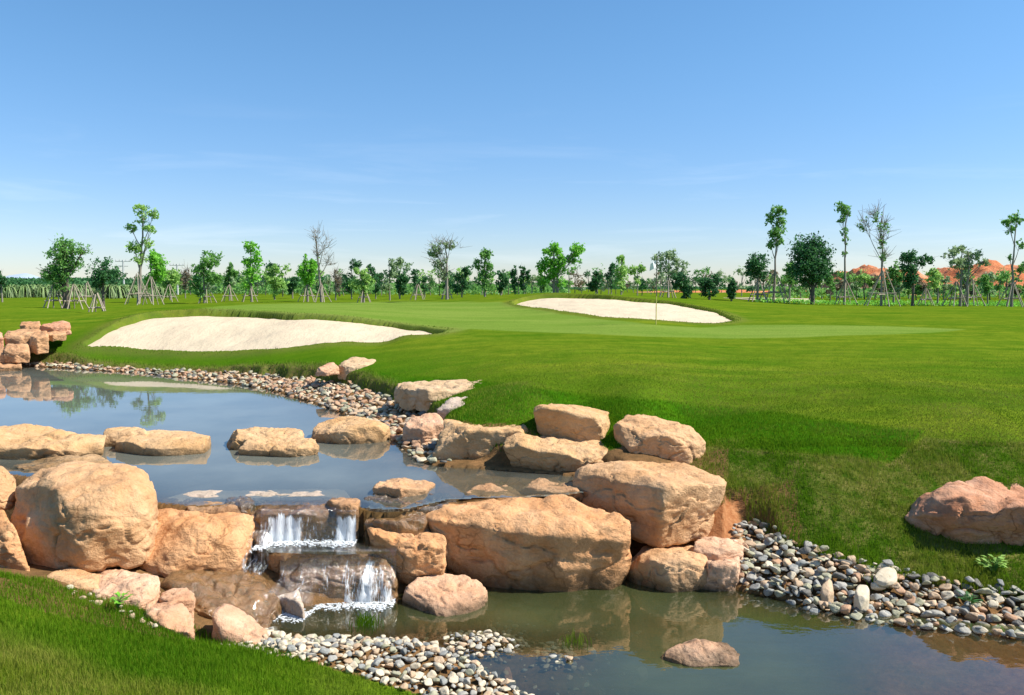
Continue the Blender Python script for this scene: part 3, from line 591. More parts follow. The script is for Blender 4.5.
def cas(label, xpx, ztop, ylip, zbot, ylim, dens, seed, fn=500, cling=.02, foam=True, lipk=.3):
    x0, x1 = ((xpx[0] - 512) / F * ylip, (xpx[1] - 512) / F * ylip); n, m = 110, 26; rr = random.Random(seed)
    o = empty('waterfall', ((x0 + x1) / 2, ylip, zbot), label, 'waterfall', 'steps of the cascade'); V = []; wh = []; yb = []
    for i in range(n):
        u = i / (n - 1); X = x0 + (x1 - x0) * u; yy = ylip; top = ztop + .006 * math.sin(u * 23 + seed)
        col = [(X, ylip + .22, top), (X, ylip + .10, top)]
        for k in range(m - 2):
            q = k / (m - 3); Z = top - .004 - (top - zbot) * q; h_ = hity(X, Z); yfree = ylip - .07 * math.sqrt(q)
            yc = min(yfree, h_ - cling) if h_ < 50 else yfree; yc = max(yc, ylim); yy = min(yy + .0, yc); col.append((X, yy + .004 * math.sin(u * 60), Z))
        V += col; lip_ = lipk * (.75 + .5 * math.sin(u * 31 + seed) ** 2); wh += [max(0, min(1, (dens(u) + .14 * (k / m)) * min(1, max(.05, (k - 2) / (m * lip_ + .01))))) for k in range(m)]; yb.append((X, yy))
    idx = np.arange(n * m).reshape(n, m); Qd = np.stack([idx[:-1, :-1], idx[:-1, 1:], idx[1:, 1:], idx[1:, :-1]], -1).reshape(-1, 4)
    me = npmesh('falling_water', V, [Qd]); setattr_f(me, 'white', wh); c_ = link('falling_water', me, M_CURT, o); c_.matrix_parent_inverse = Matrix.Translation(-o.location)
    if foam:
        f = link('foam', foam_strip(yb[::6] + [yb[-1]], .06, int(fn * 1.3), .003, .009, zbot + .003, seed), M_FOAM, o); f.matrix_parent_inverse = Matrix.Translation(-o.location)
    return o
cas('upper waterfall, a short white curtain over the dark sill stone', (257, 354), .757, 8.02, .437, 7.8, lambda u: .72 * math.exp(-((u - .26) / .17) ** 4) + .66 * math.exp(-((u - .9) / .1) ** 4) + .34, 3, 800)
cas('lower waterfall in thin streams over the rounded wet brown boulder', (276, 394), .452, 7.66, .0, 7.2, lambda u: .14 + .30 * math.sin(u * 17 + 1) ** 4 + .38 * math.exp(-((u - .76) / .17) ** 4), 4, 900, .012)
cas('narrow side trickle left of the step between the waterfalls', (247, 268), .55, 7.95, .2, 7.6, lambda u: .42, 5, 60, .01, False)
# thin sheets: over the sill, and the step pool
def sheet(name, pts, zs, mat, dep):
    bm = bmesh.new(); vs = [bm.verts.new((X, Y, zz)) for (X, Y), zz in zip(pts, zs)]; bm.faces.new(vs); bmesh.ops.triangulate(bm, faces=bm.faces)
    bmesh.ops.subdivide_edges(bm, edges=bm.edges, cuts=6, use_grid_fill=True)
    me = bpy.data.meshes.new(name); bm.to_mesh(me); bm.free(); setattr_f(me, 'depth', np.full(len(me.vertices), dep)); return link(name, me, mat, kind='structure')
g = lambda px, D_: ((px - 512) / F * D_, D_)
sheet('step_water', [g(262, 7.62), g(330, 7.55), g(388, 7.6), g(384, 8.15), g(255, 8.15)], [.436] * 5, M_WL, .06)
# ------------------------------------------------------------------ pebbles
pm = []
for nm, ca, cb in (('grey', (.25, .235, .20), (.38, .36, .31)), ('blue_grey', (.17, .175, .16), (.29, .29, .265)), ('cream', (.46, .38, .26), (.58, .50, .37)), ('tan', (.40, .27, .16), (.52, .38, .25)), ('dark', (.09, .085, .075), (.17, .16, .14)), ('rust', (.33, .18, .10), (.45, .28, .17)), ('olive', (.27, .26, .16), (.38, .36, .25))):
    t = NT('pebble_' + nm); v = t.tc(); c = t.mix(t.ramp(t.noise(v, 7, 5, .7), (.35, .65)), ca, cb); c = t.mix(t.ramp(t.noise(v, 45, 3, .8), (.5, .8, 0, .4)), c, tuple(q * .5 for q in ca))
    c = t.mix(t.math('MULTIPLY', t.rnd(), .35), c, tuple(min(1, q * 1.35) for q in cb))
    p = t.pr(Base_Color=c, Roughness=.7); t.l.new(t.bump(t.noise(v, 30, 4, .7), .4, .01), p.inputs['Normal']); p.inputs['Specular IOR Level'].default_value = .3; pm.append(t.m)
pmesh = []
for k in range(14):
    rr = np.random.default_rng(50 + k); pts = rr.normal(size=(12, 3)); pts /= np.linalg.norm(pts, axis=1)[:, None]; pts = pts * rr.uniform(.85, 1.1, (12, 1)) * (1, .78, .55)
    X, Fc = rock_mesh(pts, 4, 3.2 if k % 3 else 5, .03, 90 + k, .0, 1.06); pmesh.append((X, Fc))
PEB = []            # (x,y,z,r,rotz,tilt,variant,mat,region)
def scatter(region, test, bbox, n, r0, r1, pal, lift=(.1, .7), mind=.75, seed=0):
    rr = np.random.default_rng(seed); xs = rr.uniform(bbox[0], bbox[1], n); ys = rr.uniform(bbox[2], bbox[3], n)
    zs, inf = terrain(xs, ys, True); px_, py_ = proj(xs, ys, zs); ok = test(xs, ys, zs, px_, py_, inf); xs, ys, zs = xs[ok], ys[ok], zs[ok]
    rs = r0 + (r1 - r0) * rr.random(len(xs)) ** 2.2; cell = {}; cs = r1 * 2
    o = np.argsort(-rs); cnt = 0
    for i in o:
        k = (int(xs[i] // cs), int(ys[i] // cs)); bad = False
        for a in (-1, 0, 1):
            for b in (-1, 0, 1):
                for (X, Y, R_) in cell.get((k[0] + a, k[1] + b), ()):
                    if (X - xs[i]) ** 2 + (Y - ys[i]) ** 2 < (mind * (R_ + rs[i])) ** 2: bad = True; break
        if bad: continue
        cell.setdefault(k, []).append((xs[i], ys[i], rs[i])); cnt += 1
        PEB.append((xs[i], ys[i], zs[i] + rs[i] * rr.uniform(*lift), rs[i], rr.uniform(0, 6.28), rr.normal() * .3, int(rr.integers(14)), int(rr.choice(pal)), region))
PR = [(733,524),(770,530),(800,546),(850,560),(900,573),(960,585),(1040,592),(1150,612),(1150,664),(1024,642),(960,634),(900,630),(850,622),(800,611),(745,594),(733,560)]
PS = [(262,632),(285,634),(350,637),(425,640),(446,655),(500,672),(530,700),(545,740),(470,740),(425,697),(360,677),(300,659),(262,646)]
ISL1 = [(441,640),(460,630),(490,626),(522,632),(527,650),(505,663),(465,660),(448,652)]; ISL2 = [(537,656),(550,645),(570,648),(579,660),(574,672),(545,671)]
tR = lambda X, Y, Z, a, b, i: inpoly(PR, a, b) & (i['dW'] > -.12) & (i['dW'] < .85)
scatter(0, tR, (1.4, 7, 6.6, 9.3), 20000, .022, .08, [0, 0, 6, 2, 6, 3, 4, 3, 1, 5], (.1, 1.0), .55, 1)
scatter(0, tR, (1.4, 7, 6.6, 9.3), 2500, .03, .06, [0, 1, 2, 6, 3], (1.3, 1.9), .8, 11)
scatter(1, lambda X, Y, Z, a, b, i: inpoly(PS, a, b) & (i['dW'] > -.1), (-2.4, .8, 4.4, 7), 14000, .018, .05, [2, 2, 0, 1, 2, 6, 3], (.2, 1.1), .62, 2)
scatter(1, lambda X, Y, Z, a, b, i: inpoly(ISL1, a, b) | inpoly(ISL2, a, b), (-1, .8, 5.6, 7.6), 6000, .016, .042, [2, 2, 0, 2, 3, 0], (.4, 1.4), .6, 3)
scatter(3, lambda X, Y, Z, a, b, i: (i['dW'] < -.02) & (i['dW'] > -1.4) & (Y < 7.6) & (a < 640) & (a > 420) & ~inpoly(ISL1, a, b), (-1, 1.4, 4.6, 7.6), 900, .012, .04, [4, 6, 0, 2, 3], (-.2, .5), .9, 4)
tF = lambda X, Y, Z, a, b, i: i['farside'] & (i['dU'] > -.02) & (i['dU'] < i['w'] + .0) & (a > 18) & (a < 450)
scatter(2, tF, (-15, -.4, 9.9, 24.5), 42000, 04.0e-2, .10, [3, 5, 3, 6, 4, 3, 2, 6, 5], (-.15, .5), .62, 5)
scatter(4, lambda X, Y, Z, a, b, i: (Z > .2) & inpoly([(62,590),(75,588),(110,603),(150,622),(165,634),(130,620),(90,604)], a, b), (-5, -1, 5, 7), 1500, .02, .045, [2, 3, 3], (.3, .8), .8, 6)
scatter(4, lambda X, Y, Z, a, b, i: inpoly([(190,640),(225,640),(262,640),(300,650),(330,668),(270,655),(230,648)], a, b), (-3.5, -1, 4.6, 7), 2500, .018, .04, [2, 3, 2], (.3, .8), .7, 7)
def pebble_xf(p):
    return Matrix.Translation((p[0], p[1], p[2])) @ Matrix.Rotation(p[4], 4, 'Z') @ Matrix.Rotation(p[5], 4, 'X') @ Matrix.Scale(p[3], 4)
vis = []
for i, p in enumerate(PEB):
    a, b = proj(np.array([p[0]]), np.array([p[1]]), np.array([p[2]])); s = p[3] / p[1] * F
    vis.append((s if (0 <= a[0] <= 1023 and b[0] < 694 and p[8] != 3) else 0, i))
vis.sort(reverse=True); indiv = set(i for s, i in vis[:296]); shared = {}
PL = {0: ('rounded %s pebble in the stony bank below the right grass slope', 'pebbles of the right stream bank'), 1: ('rounded %s pebble in the gravel spit beside the near grass', 'pebbles of the near gravel spit'), 2: ('rounded %s pebble along the curved far shore of the upper pond', 'pebbles of the pond shore'), 4: ('small %s stone wedged between pink rocks and near grass', 'stones along the near grass edge')}
CN = ['grey', 'blue grey', 'cream', 'tan', 'dark', 'rust brown', 'olive grey']
rest = [[] for _ in pm]
for i, p in enumerate(PEB):
    if i in indiv:
        k = (p[6], p[7])
        if k not in shared: shared[k] = npmesh('pebble', *[pmesh[p[6]][0], [pmesh[p[6]][1]]]); shared[k].materials.append(pm[p[7]])
        o = bpy.data.objects.new('pebble', shared[k]); COL.objects.link(o); o.matrix_world = pebble_xf(p)
        l, gname = PL[p[8]]; tag(o, l % CN[p[7]], 'pebble', CN[p[7]] + ' ' + gname)
    else: rest[p[7]].append(p)
Vs = []; Fs = []; MI = []; off = 0
V3, F3 = ico(3)
low = []
for k in range(14):
    rr = np.random.default_rng(50 + k); pts = rr.normal(size=(12, 3)); pts /= np.linalg.norm(pts, axis=1)[:, None]; pts = pts * rr.uniform(.85, 1.1, (12, 1)) * (1, .78, .55)
    low.append(rock_mesh(pts, 3, 3.2 if k % 3 else 5, .03, 90 + k, .0, 1.06))
for mi, L in enumerate(rest):
    for p in L:
        X, Fc = low[p[6]]; M = np.array(pebble_xf(p)); Vs.append(X @ M[:3, :3].T + M[:3, 3]); Fs.append(Fc + off); off += len(X); MI.append(np.full(len(Fc), mi))
me = npmesh('pebbles', np.concatenate(Vs), [np.concatenate(Fs)]); ob = link('pebbles', me, pm); me.polygons.foreach_set('material_index', np.concatenate(MI).astype(np.int32)); ob['kind'] = 'stuff'
ob['label'] = 'small rounded pebbles filling the stony banks and stream bed'; ob['category'] = 'pebbles'
print('pebbles', len(PEB))
# named larger stones among the pebbles
for q in [([(867,575,7.55),(884,582,7.42),(901,577,7.5),(898,562,7.75),(880,561,7.75)], .15, R_PALE, 'biggest cream stone on the right pebble bank'),
          ([(850,593,7.25),(861,600,7.15),(873,594,7.25),(871,580,7.45),(855,578,7.45)], .0, R_PALE, 'upright olive cream stone just below the biggest cream stone'),
          ([(816,590,7.42),(826,596,7.32),(837,591,7.4),(833,574,7.55),(825,572,7.55)], .0, R_TANM, 'tall tan stone standing at the waterline of the pebble bank'),
          ([(635,679,6.2),(641,683,6.15),(648,681,6.2),(644,675,6.3)], -.05, R_PALE, 'single small white stone poking out of the stream beside the flat pink rock'),
          ([(583,657,6.55),(591,660,6.5),(597,658,6.5),(592,654,6.6)], -.03, R_PALE, 'single small flat stone in the shallows right of the gravel islets'),
          ([(501,681,6.15),(507,688,6.05),(513,684,6.1),(508,670,6.3)], -.05, R_RED, 'small dark red pointed stone at the tip of the gravel spit'),
          ([(348,208+0,8.0)]*1, 0, None, '')]:
    if q[2]:
        cq = np.mean(q[0], 0); qq = [tuple(cq + (np.array(w_) - cq) * (.68, .75, .8) + (0, 3, 0)) if q[0][0][1] < 640 else w_ for w_ in q[0]]
        rock(qq, q[1], pm[2] if 'biggest' in q[3] else pm[6] if 'upright' in q[3] else pm[3] if 'tall tan' in q[3] else pm[2] if q[2] is R_PALE else q[2], q[3], .0, 5, 3, .012, 0, 'stone', 'stone')
# ------------------------------------------------------------------ grass blades
t = NT('grass_blade'); rn = t.attr('rnd'); dry = t.attr('dry')
c = t.mix(rn, (.040, .140, .003), (.140, .250, .010)); c = t.mix(dry, c, t.mix(rn, (.15, .19, .012), (.30, .28, .06)))
p = t.n.new('ShaderNodeBsdfPrincipled'); t.set(p.inputs['Base Color'], c); p.inputs['Roughness'].default_value = .7; p.inputs['Specular IOR Level'].default_value = .05
tl = t.n.new('ShaderNodeBsdfTranslucent'); t.set(tl.inputs[0], t.mix(.3, c, (.17, .32, .008))); ms = t.n.new('ShaderNodeMixShader'); ms.inputs[0].default_value = .35
t.l.new(p.outputs[0], ms.inputs[1]); t.l.new(tl.outputs[0], ms.inputs[2]); t.l.new(ms.outputs[0], t.out.inputs[0]); M_BLADE = t.m
def blades(name, xs, ys, h, w, dry, seed, label, lean=.45):
    rr = np.random.default_rng(seed); n = len(xs); zs = terrain(xs, ys)
    h = h * rr.uniform(.55, 1.25, n); a = rr.uniform(0, 2 * PI, n); ca, sa = np.cos(a) * w, np.sin(a) * w; b = rr.uniform(0, 2 * PI, n); L = lean * h * rr.uniform(.1, 1.3, n)
    lx, ly = np.cos(b) * L, np.sin(b) * L
    V = np.empty((n, 5, 3)); V[:, 0] = np.c_[xs - ca, ys - sa, zs - .01]; V[:, 1] = np.c_[xs + ca, ys + sa, zs - .01]
    V[:, 2] = np.c_[xs + ca * .75 + lx * .35, ys + sa * .75 + ly * .35, zs + h * .6]; V[:, 3] = np.c_[xs - ca * .75 + lx * .35, ys - sa * .75 + ly * .35, zs + h * .6]
    V[:, 4] = np.c_[xs + lx, ys + ly, zs + h]
    i = np.arange(n)[:, None] * 5
    me = npmesh(name, V.reshape(-1, 3), [np.concatenate([i, i + 1, i + 2, i + 3], 1), np.concatenate([i + 3, i + 2, i + 4], 1)])
    setattr_f(me, 'rnd', np.repeat(np.clip(rr.random(n) * .6 + .4 * (vn(xs * 2, ys * 2, 0, 3) * .8 + .5), 0, 1), 5)); setattr_f(me, 'dry', np.repeat(np.clip(dry, 0, 1), 5))
    o = link(name, me, M_BLADE, kind='stuff', label=label, category='grass'); return o
rr = np.random.default_rng(3)
# near bank
n = 330000; xs = rr.uniform(-6, 1.4, n); ys = rr.uniform(1.6, 6.8, n); zs, inf = terrain(xs, ys, True); a, b = proj(xs, ys, zs)
gle = np.interp(a, [-300, 0, 60, 130, 200, 300, 360, 420, 470], [470, 550, 585, 607, 630, 660, 678, 696, 720]) + 2.5 * vn(xs * 6, ys * 6, 0, 2)
ok = (b > gle) & (a > -250) & (a < 560) & (inf['dW'] > .12) & (b < 900); xs, ys, a, b = xs[ok], ys[ok], a[ok], b[ok]
dr = sstep(-.1, .5, fbm(xs * .9, ys * .9, 0, 4, 77) * .35 + sstep(-35, 45, b - 618 - .33 * a) * .8 - .3) * .8 + .25 * (rr.random(len(xs)) < .12)
hb = .046 * (1 + .35 * vn(xs * 1.6, ys * 1.6, 0, 6) + .25 * vn(xs * 5, ys * 5, 0, 7)) * np.where(rr.random(len(xs)) < .04, 1.7, 1)
blades('grass', xs, ys, hb, .0017, dr, 1, 'bright green lawn grass on the near left bank')
# right rough bank
n = 150000; xs = rr.uniform(1.2, 9, n); ys = rr.uniform(7.2, 11, n); zs, inf = terrain(xs, ys, True); a, b = proj(xs, ys, zs)
ok = (a > 690) & (a < 1180) & (b > 446 - 6 * rr.random(n)) & (inf['dW'] > inf['wl'] - .03) & ~((a < 745) & (zs < .6)); ok &= ~((a > 930) & (b > 486) & (b < 540) & (ys > 7.9))
xs, ys, inf2 = xs[ok], ys[ok], inf['dW'][ok] - inf['wl'][ok]
hh = .035 + .06 * sstep(.5, 0, inf2) + .02 * (vn(xs * 2.5, ys * 2.5, 0, 4) > .2)
blades('grass', xs, ys, hh, .0026, sstep(-.15, .45, fbm(xs * 2.2, ys * 2.2, 0, 4, 78) + .12) * (.55 + .45 * rr.random(len(xs))), 2, 'longer rough grass on the slope above the right pebble bank', .7)
# lush strip + lawn behind the boulders, shore lips
n = 330000; u = rr.random(n); ys = 8.9 + 13 * u ** 1.6; xs = (rr.uniform(360, 1150, n) - 512) / F * ys; zs, inf = terrain(xs, ys, True); a, b = proj(xs, ys, zs)
ok = (b < 452) & (inf['dU'] > inf['w'] * (a < 470) + .12) & (inf['dW'] > 1.2) & ~((a > 690) & (b > 447)) & (rr.random(n) < np.clip((21.5 - ys) / 9, 0, 1)); xs, ys, a, b = xs[ok], ys[ok], a[ok], b[ok]
inl = inpoly(LUSH, a, b)
blades('grass', xs, ys, np.where(inl, .034, .02) * sstep(24, 11, ys), .0032, np.where(inl, 0, .45) + .5 * sstep(0, .5, fbm(xs * .7, ys * 1.4, 0, 3, 79)), 3, 'lawn grass between the boulders and the putting green', .5)
# shaggy lips along the pond shore and the bunker rims
def ring(poly, n, lo, hi, seed):
    r_ = np.random.default_rng(seed); p = np.array(poly); q = np.roll(p, -1, 0); L = np.hypot(*(q - p).T); k = r_.choice(len(p), n, p=L / L.sum()); t_ = r_.random(n)[:, None]
    c = p[k] + (q - p)[k] * t_; d = (q - p)[k] / L[k][:, None]; nn = np.c_[d[:, 1], -d[:, 0]]; return c + nn * r_.uniform(lo, hi, n)[:, None] * 1.0
n = 60000; xs = rr.uniform(-14, 0, n); ys = rr.uniform(10, 24, n); zs, inf = terrain(xs, ys, True); e = inf['dU'] - inf['w']
ok = inf['farside'] & (e > -.02) & (e < .35) & (inf['px'] > 20) & (inf['px'] < 470); xs, ys = xs[ok], ys[ok]
blades('grass', xs, ys, .075, .006, rr.random(len(xs)) * .7, 4, 'shaggy fringe of grass along the far pond shore', .8)
n = 160000; xs = rr.uniform(-13, 9, n); ys = rr.uniform(18, 55, n); zs, inf = terrain(xs, ys, True); e = np.minimum(inf['d1'], inf['d2'])
ok = (e > .03) & (e < .3); xs, ys = xs[ok], ys[ok]
k_ = rr.random(len(xs)) < .5; xs, ys = xs[k_], ys[k_]
blades('grass', xs, ys, .035, .008, rr.random(len(xs)) * .5, 5, 'grass fringe round the rims of both sand bunkers', .6)
# ------------------------------------------------------------------ trees
def leafmat(name, a, b):
    t = NT(name); rn = t.attr('rnd'); c = t.mix(rn, a, b); p = t.n.new('ShaderNodeBsdfPrincipled'); t.set(p.inputs['Base Color'], c); p.inputs['Roughness'].default_value = .5; p.inputs['Specular IOR Level'].default_value = .3
    tl = t.n.new('ShaderNodeBsdfTranslucent'); t.set(tl.inputs[0], c); ms = t.n.new('ShaderNodeMixShader'); ms.inputs[0].default_value = .42; t.l.new(p.outputs[0], ms.inputs[1]); t.l.new(tl.outputs[0], ms.inputs[2]); t.l.new(ms.outputs[0], t.out.inputs[0]); return t.m
LM = {'dark': leafmat('leaf_dark', (0.036, 0.122, 0.044), (0.086, 0.244, 0.073)), 'mid': leafmat('leaf_mid', (0.104, 0.264, 0.058), (0.234, 0.468, 0.104)), 'bright': leafmat('leaf_bright', (0.127, 0.381, 0.031), (0.304, 0.684, 0.077)),
      'grey': leafmat('leaf_grey', (0.195, 0.291, 0.146), (0.413, 0.534, 0.267)), 'brown': leafmat('leaf_brown', (0.172, 0.132, 0.079), (0.317, 0.251, 0.145)), 'light': leafmat('leaf_light', (0.218, 0.410, 0.081), (0.464, 0.683, 0.191))}
t = NT('tree_bark'); v = t.tc(); c = t.mix(t.noise(v, 6, 5, .7), (.16, .13, .10), (.34, .30, .25)); p = t.pr(Base_Color=c, Roughness=.9); M_BARK = t.m
t = NT('tree_bark_dark'); v = t.tc(); c = t.mix(t.noise(v, 6, 5, .7), (.07, .055, .04), (.16, .13, .10)); p = t.pr(Base_Color=c, Roughness=.9); M_BARKD = t.m
t = NT('stake_wood'); v = t.tc(); c = t.mix(t.noise(v, 9, 4, .7), (.26, .20, .14), (.46, .40, .31)); p = t.pr(Base_Color=c, Roughness=.9); M_STAKE = t.m
def leaves(cl, n, size, rg):
    """cl: list of (x,y,z,rx,rz,weight)"""
    cl = np.array(cl); w = cl[:, 5] / cl[:, 5].sum(); k = rg.choice(len(cl), n, p=w)
    # sub-clumps inside each clump so that gaps show
    C = []; 
    for c in cl:
        m = max(5, int(14 * c[5] ** .5)); d = rg.normal(size=(m, 3)); d /= np.linalg.norm(d, axis=1)[:, None]; C.append(c[:3] + d * rg.uniform(.35, 1, (m, 1)) * (c[3], c[3], c[4]))
    cen = np.empty((n, 3)); sr = np.empty(n)
    for i in range(len(cl)):
        q = np.where(k == i)[0]; j = rg.integers(len(C[i]), size=len(q)); cen[q] = C[i][j]; sr[q] = .34 * min(cl[i, 3], cl[i, 4])
    p = cen + rg.normal(size=(n, 3)) * sr[:, None] * .62
    a = rg.normal(size=(n, 3)); a /= np.linalg.norm(a, axis=1)[:, None]; b = np.cross(a, rg.normal(size=(n, 3))); b /= np.linalg.norm(b, axis=1)[:, None]
    s = size * rg.uniform(.6, 1.3, n)[:, None]
    V = np.stack([p - a * s, p - b * s * .5, p + a * s, p + b * s * .5], 1).reshape(-1, 3); i = np.arange(n)[:, None] * 4
    me = npmesh('crown', V, [np.concatenate([i, i + 1, i + 2, i + 3], 1)], False); setattr_f(me, 'rnd', np.repeat(rg.random(n), 4)); return me
def groundz(X, Y): return float(terrain(np.array([X]), np.array([Y]))[0])
def at(px, D_): X = (px - 512) / F * D_; return X, D_, groundz(X, D_)
TREES = 0
def tree(px, D_, top, mat, label, clumps, lean=0, r=.09, nleaf=1600, size=None, bark=None, fork=None, group='staked young trees behind the course', cat='tree', bare=0, name='tree', trunks=1):
    """clumps in pixels: (px,py,rx,ry[,weight]); top = py of the tip"""
    global TREES; TREES += 1; rg = np.random.default_rng(500 + TREES); rr_ = random.Random(TREES)
    X, Y, Z = at(px, D_); s = D_ / F; H = (P(px, top, D_)[2] - Z)
    o = empty(name, (X, Y, Z), label, cat, group)
    cl = []
    for c in clumps:
        wp = P(c[0], c[1], D_); cl.append((wp[0] - X, rg.uniform(-.3, .3) * c[2] * s, wp[2] - Z, 1.12 * c[2] * s, 1.12 * c[3] * s, (c[4] if len(c) > 4 else 1) * c[2] * c[3] / 20.))
    mb = MB()
    for tnum in range(trunks):
        bx = rg.uniform(-.25, .25) * (trunks > 1); tipx = lean * s; pts = []; m = 9; hh = H * (.9 if not bare else .97)
        wob = rg.normal(size=(m, 2)) * .035 * H / 4
        for k in range(m):
            u = k / (m - 1); pts.append((bx + tipx * u + wob[k, 0] * u, wob[k, 1] * u, -.1 + (hh + .1) * u))
        mb.tube(pts, [r * (1 - .85 * (k / (m - 1))) + .012 for k in range(m)], 7)
        for c in cl:             # limb to every clump, then twigs
            u = max(.18, min(.93, (c[2] - .5 * c[4] - abs(c[0]) * .5) / hh * .85)); base = Vector(pts[int(u * (m - 1))]); tip = Vector(c[:3]); mid = base.lerp(tip, .5) + Vector((0, 0, -.06 * H * .3))
            rb = r * (1 - .8 * u) * .6 + .008; mb.tube([base, mid, tip], [rb, rb * .7, rb * .3], 5)
            for j in range(5 + bare * 9):
                e = tip + Vector(rg.normal(size=3)) * .6 * c[3]; e.z = tip.z + rr_.uniform(-.6, 1.) * c[4]; st = mid.lerp(tip, rr_.uniform(.3, 1)); md = st.lerp(e, .5) + Vector(rg.normal(size=3)) * .05
                mb.tube([st, md, e], [rb * .35, rb * .25, .006], 4)
                if bare:
                    for _ in range(3):
                        e2 = e + Vector((rg.normal() * .3, rg.normal() * .3, abs(rg.normal()) * .35)); mb.tube([md.lerp(e, .6), e2], [.014, .007], 4)
    link('trunk', mb.mesh('trunk'), bark or M_BARK, o)
    if nleaf: link('crown', leaves(cl, int(nleaf * .78), size or max(.07, .0019 * D_), rg), LM[mat], o)
    return o
def auto(xl, xr, yt, yb, n, seed):
    r_ = random.Random(seed * 31 + 5); out = []; w = xr - xl; h = yb - yt; cx = (xl + xr) / 2
    for k in range(n):
        u = (k + .5) / n; yy = yt + h * (.12 + .78 * u); ww = math.sin(PI * (.18 + .68 * u)) * w / 2
        out.append((cx + r_.uniform(-.65, .65) * ww, yy, max(2.5, ww * r_.uniform(.4, .65)), max(2.5, h / n * r_.uniform(.8, 1.5)), r_.uniform(.6, 1.3)))
    return out
def stake(px, D_, h, label, w=1.0, dx=0):
    X, Y, Z = at(px, D_); o = empty('tree_prop', (X, Y, Z), label, 'tree prop', 'timber props round the young trees')
    rr_ = random.Random(int(px * 7)); n = 5; a0 = rr_.uniform(0, 1)
    for k in range(n):
        a = a0 + 2 * PI * k / n; R_ = w * .55 * h * rr_.uniform(.8, 1.1)
        link('pole', MB().tube([(math.cos(a) * R_, math.sin(a) * R_, -.1), (math.cos(a) * .06, math.sin(a) * .06, h * rr_.uniform(.95, 1.12))], [.036, .028], 6).mesh('pole'), M_STAKE, o)
    for hh in (.33, .36):
        R_ = w * .55 * h * (1 - hh) + .05; a = a0 + (0 if hh == .33 else PI / 2)
        link('crossbar', MB().tube([(-math.cos(a) * R_, -math.sin(a) * R_, h * hh), (math.cos(a) * R_, math.sin(a) * R_, h * hh)], [.035, .035], 6).mesh('crossbar'), M_STAKE, o)
    return o
T = tree
T(65, 46, 238, 'mid', 'broad leafy tree at far left, biggest crown of the left group', auto(42, 90, 238, 292, 9, 1) + [(50, 275, 9, 8, .6), (84, 250, 7, 6, .5)], nleaf=5200, r=.13, trunks=2, bark=M_BARKD)
T(104, 40, 257, 'dark', 'small dark crowned tree right of the broad far left tree', [(105,272,12,10,1.2),(98,281,8,7),(114,276,7,8)], nleaf=2300, r=.08, bark=M_BARKD)
T(139, 62, 203, 'light', 'tallest tree, a thin leaning trunk with sparse tufts at left', [(142,210,7,5),(154,214,5,4),(131,228,6,4),(150,229,6,4),(143,220,5,5,.6),(135,247,7,6),(146,243,6,5,.7),(140,258,6,6,.6)], lean=9, nleaf=1900, r=.14)
T(153, 66, 250, 'bright', 'bright green bushy tree just behind the tallest leaning tree', auto(140,166,250,288,6,4), nleaf=2400, r=.09)
T(171, 72, 268, 'light', 'pale green small tree right of the tallest leaning tree', auto(160,182,268,293,5,5), nleaf=1500, r=.07)
T(186, 78, 270, 'brown', 'brownish thinly leaved tree beside the right utility pole', auto(179,193,270,290,4,6), nleaf=350, r=.05, bare=1)
T(205, 60, 252, 'mid', 'green tree with a lopsided crown above the sand of the left bunker', [(211,260,10,7,1.2),(203,270,8,7),(212,278,9,7),(196,284,7,7),(202,293,6,5,.5)], nleaf=2600, r=.09)
T(230, 68, 265, 'mid', 'small tree between the lopsided tree and the bright column shaped one', auto(222,238,265,290,5,8), nleaf=1200, r=.06)
T(252, 62, 241, 'bright', 'column shaped bright tree above the left bunker', [(251,247,7,6),(256,258,6,6),(248,262,6,6),(254,272,8,7),(249,281,7,7)], nleaf=2000, r=.08)
T(275, 70, 265, 'light', 'light green bushy tree left of the leafless tree', auto(264,287,265,293,6,10), nleaf=1900, r=.07)
T(293, 74, 278, 'dark', 'low dark tree between two light green trees left of the leafless one', auto(287,299,277,294,4,11), nleaf=900, r=.06)
T(308, 62, 253, 'bright', 'bright green tree immediately left of the leafless tree', auto(297,319,255,287,7,12), nleaf=2500, r=.09)
T(322, 60, 228, 'grey', 'leafless grey tree with fine upright twigs', [(317,236,5,6),(324,245,6,8),(328,262,6,6),(318,252,4,6)], lean=-5, nleaf=0, r=.1, bare=1)
T(336, 68, 268, 'brown', 'sparse thin tree just right of the leafless one', auto(330,342,270,292,3,14), nleaf=260, r=.05, bare=1)
T(352, 72, 260, 'dark', 'dark tuft topped tree at the left of a round light crown', [(355,264,5,5),(350,280,5,7),(348,289,4,5)], nleaf=900, r=.05)
T(364, 58, 266, 'light', 'round light green tree left of the sparse pair in the centre left', auto(350,374,267,292,7,15), nleaf=2100, r=.08)
T(376, 72, 274, 'dark', 'narrow dark tree touching the round light crown', [(370,270,4,5),(376,278,4,5),(378,288,4,5)], nleaf=600, r=.05)
T(390, 66, 257, 'grey', 'thin two tufted tree in the centre left', [(394,264,5,6),(400,262,4,5),(389,275,5,8),(386,286,5,6)], nleaf=1000, r=.06)
T(400, 70, 273, 'dark', 'dark bushy low tree right of the thin two tufted tree', auto(393,407,273,294,4,18), nleaf=1000, r=.06)
T(416, 74, 270, 'dark', 'thin dark tree standing left of its shorter twin', [(415,275,2.5,6),(417,284,3,4)], nleaf=450, r=.04)
T(425, 74, 276, 'dark', 'shorter dark twin of two thin trees', [(424,280,3,4),(426,287,3,4)], nleaf=350, r=.04)
T(447, 58, 240, 'grey', 'half bare pale trunked tree in the centre left', [(440,246,8,5,.5),(450,245,6,5,.4),(436,253,7,6),(440,265,6,7),(443,275,5,5,.6)], nleaf=1100, r=.10, bare=1, bark=M_BARK)
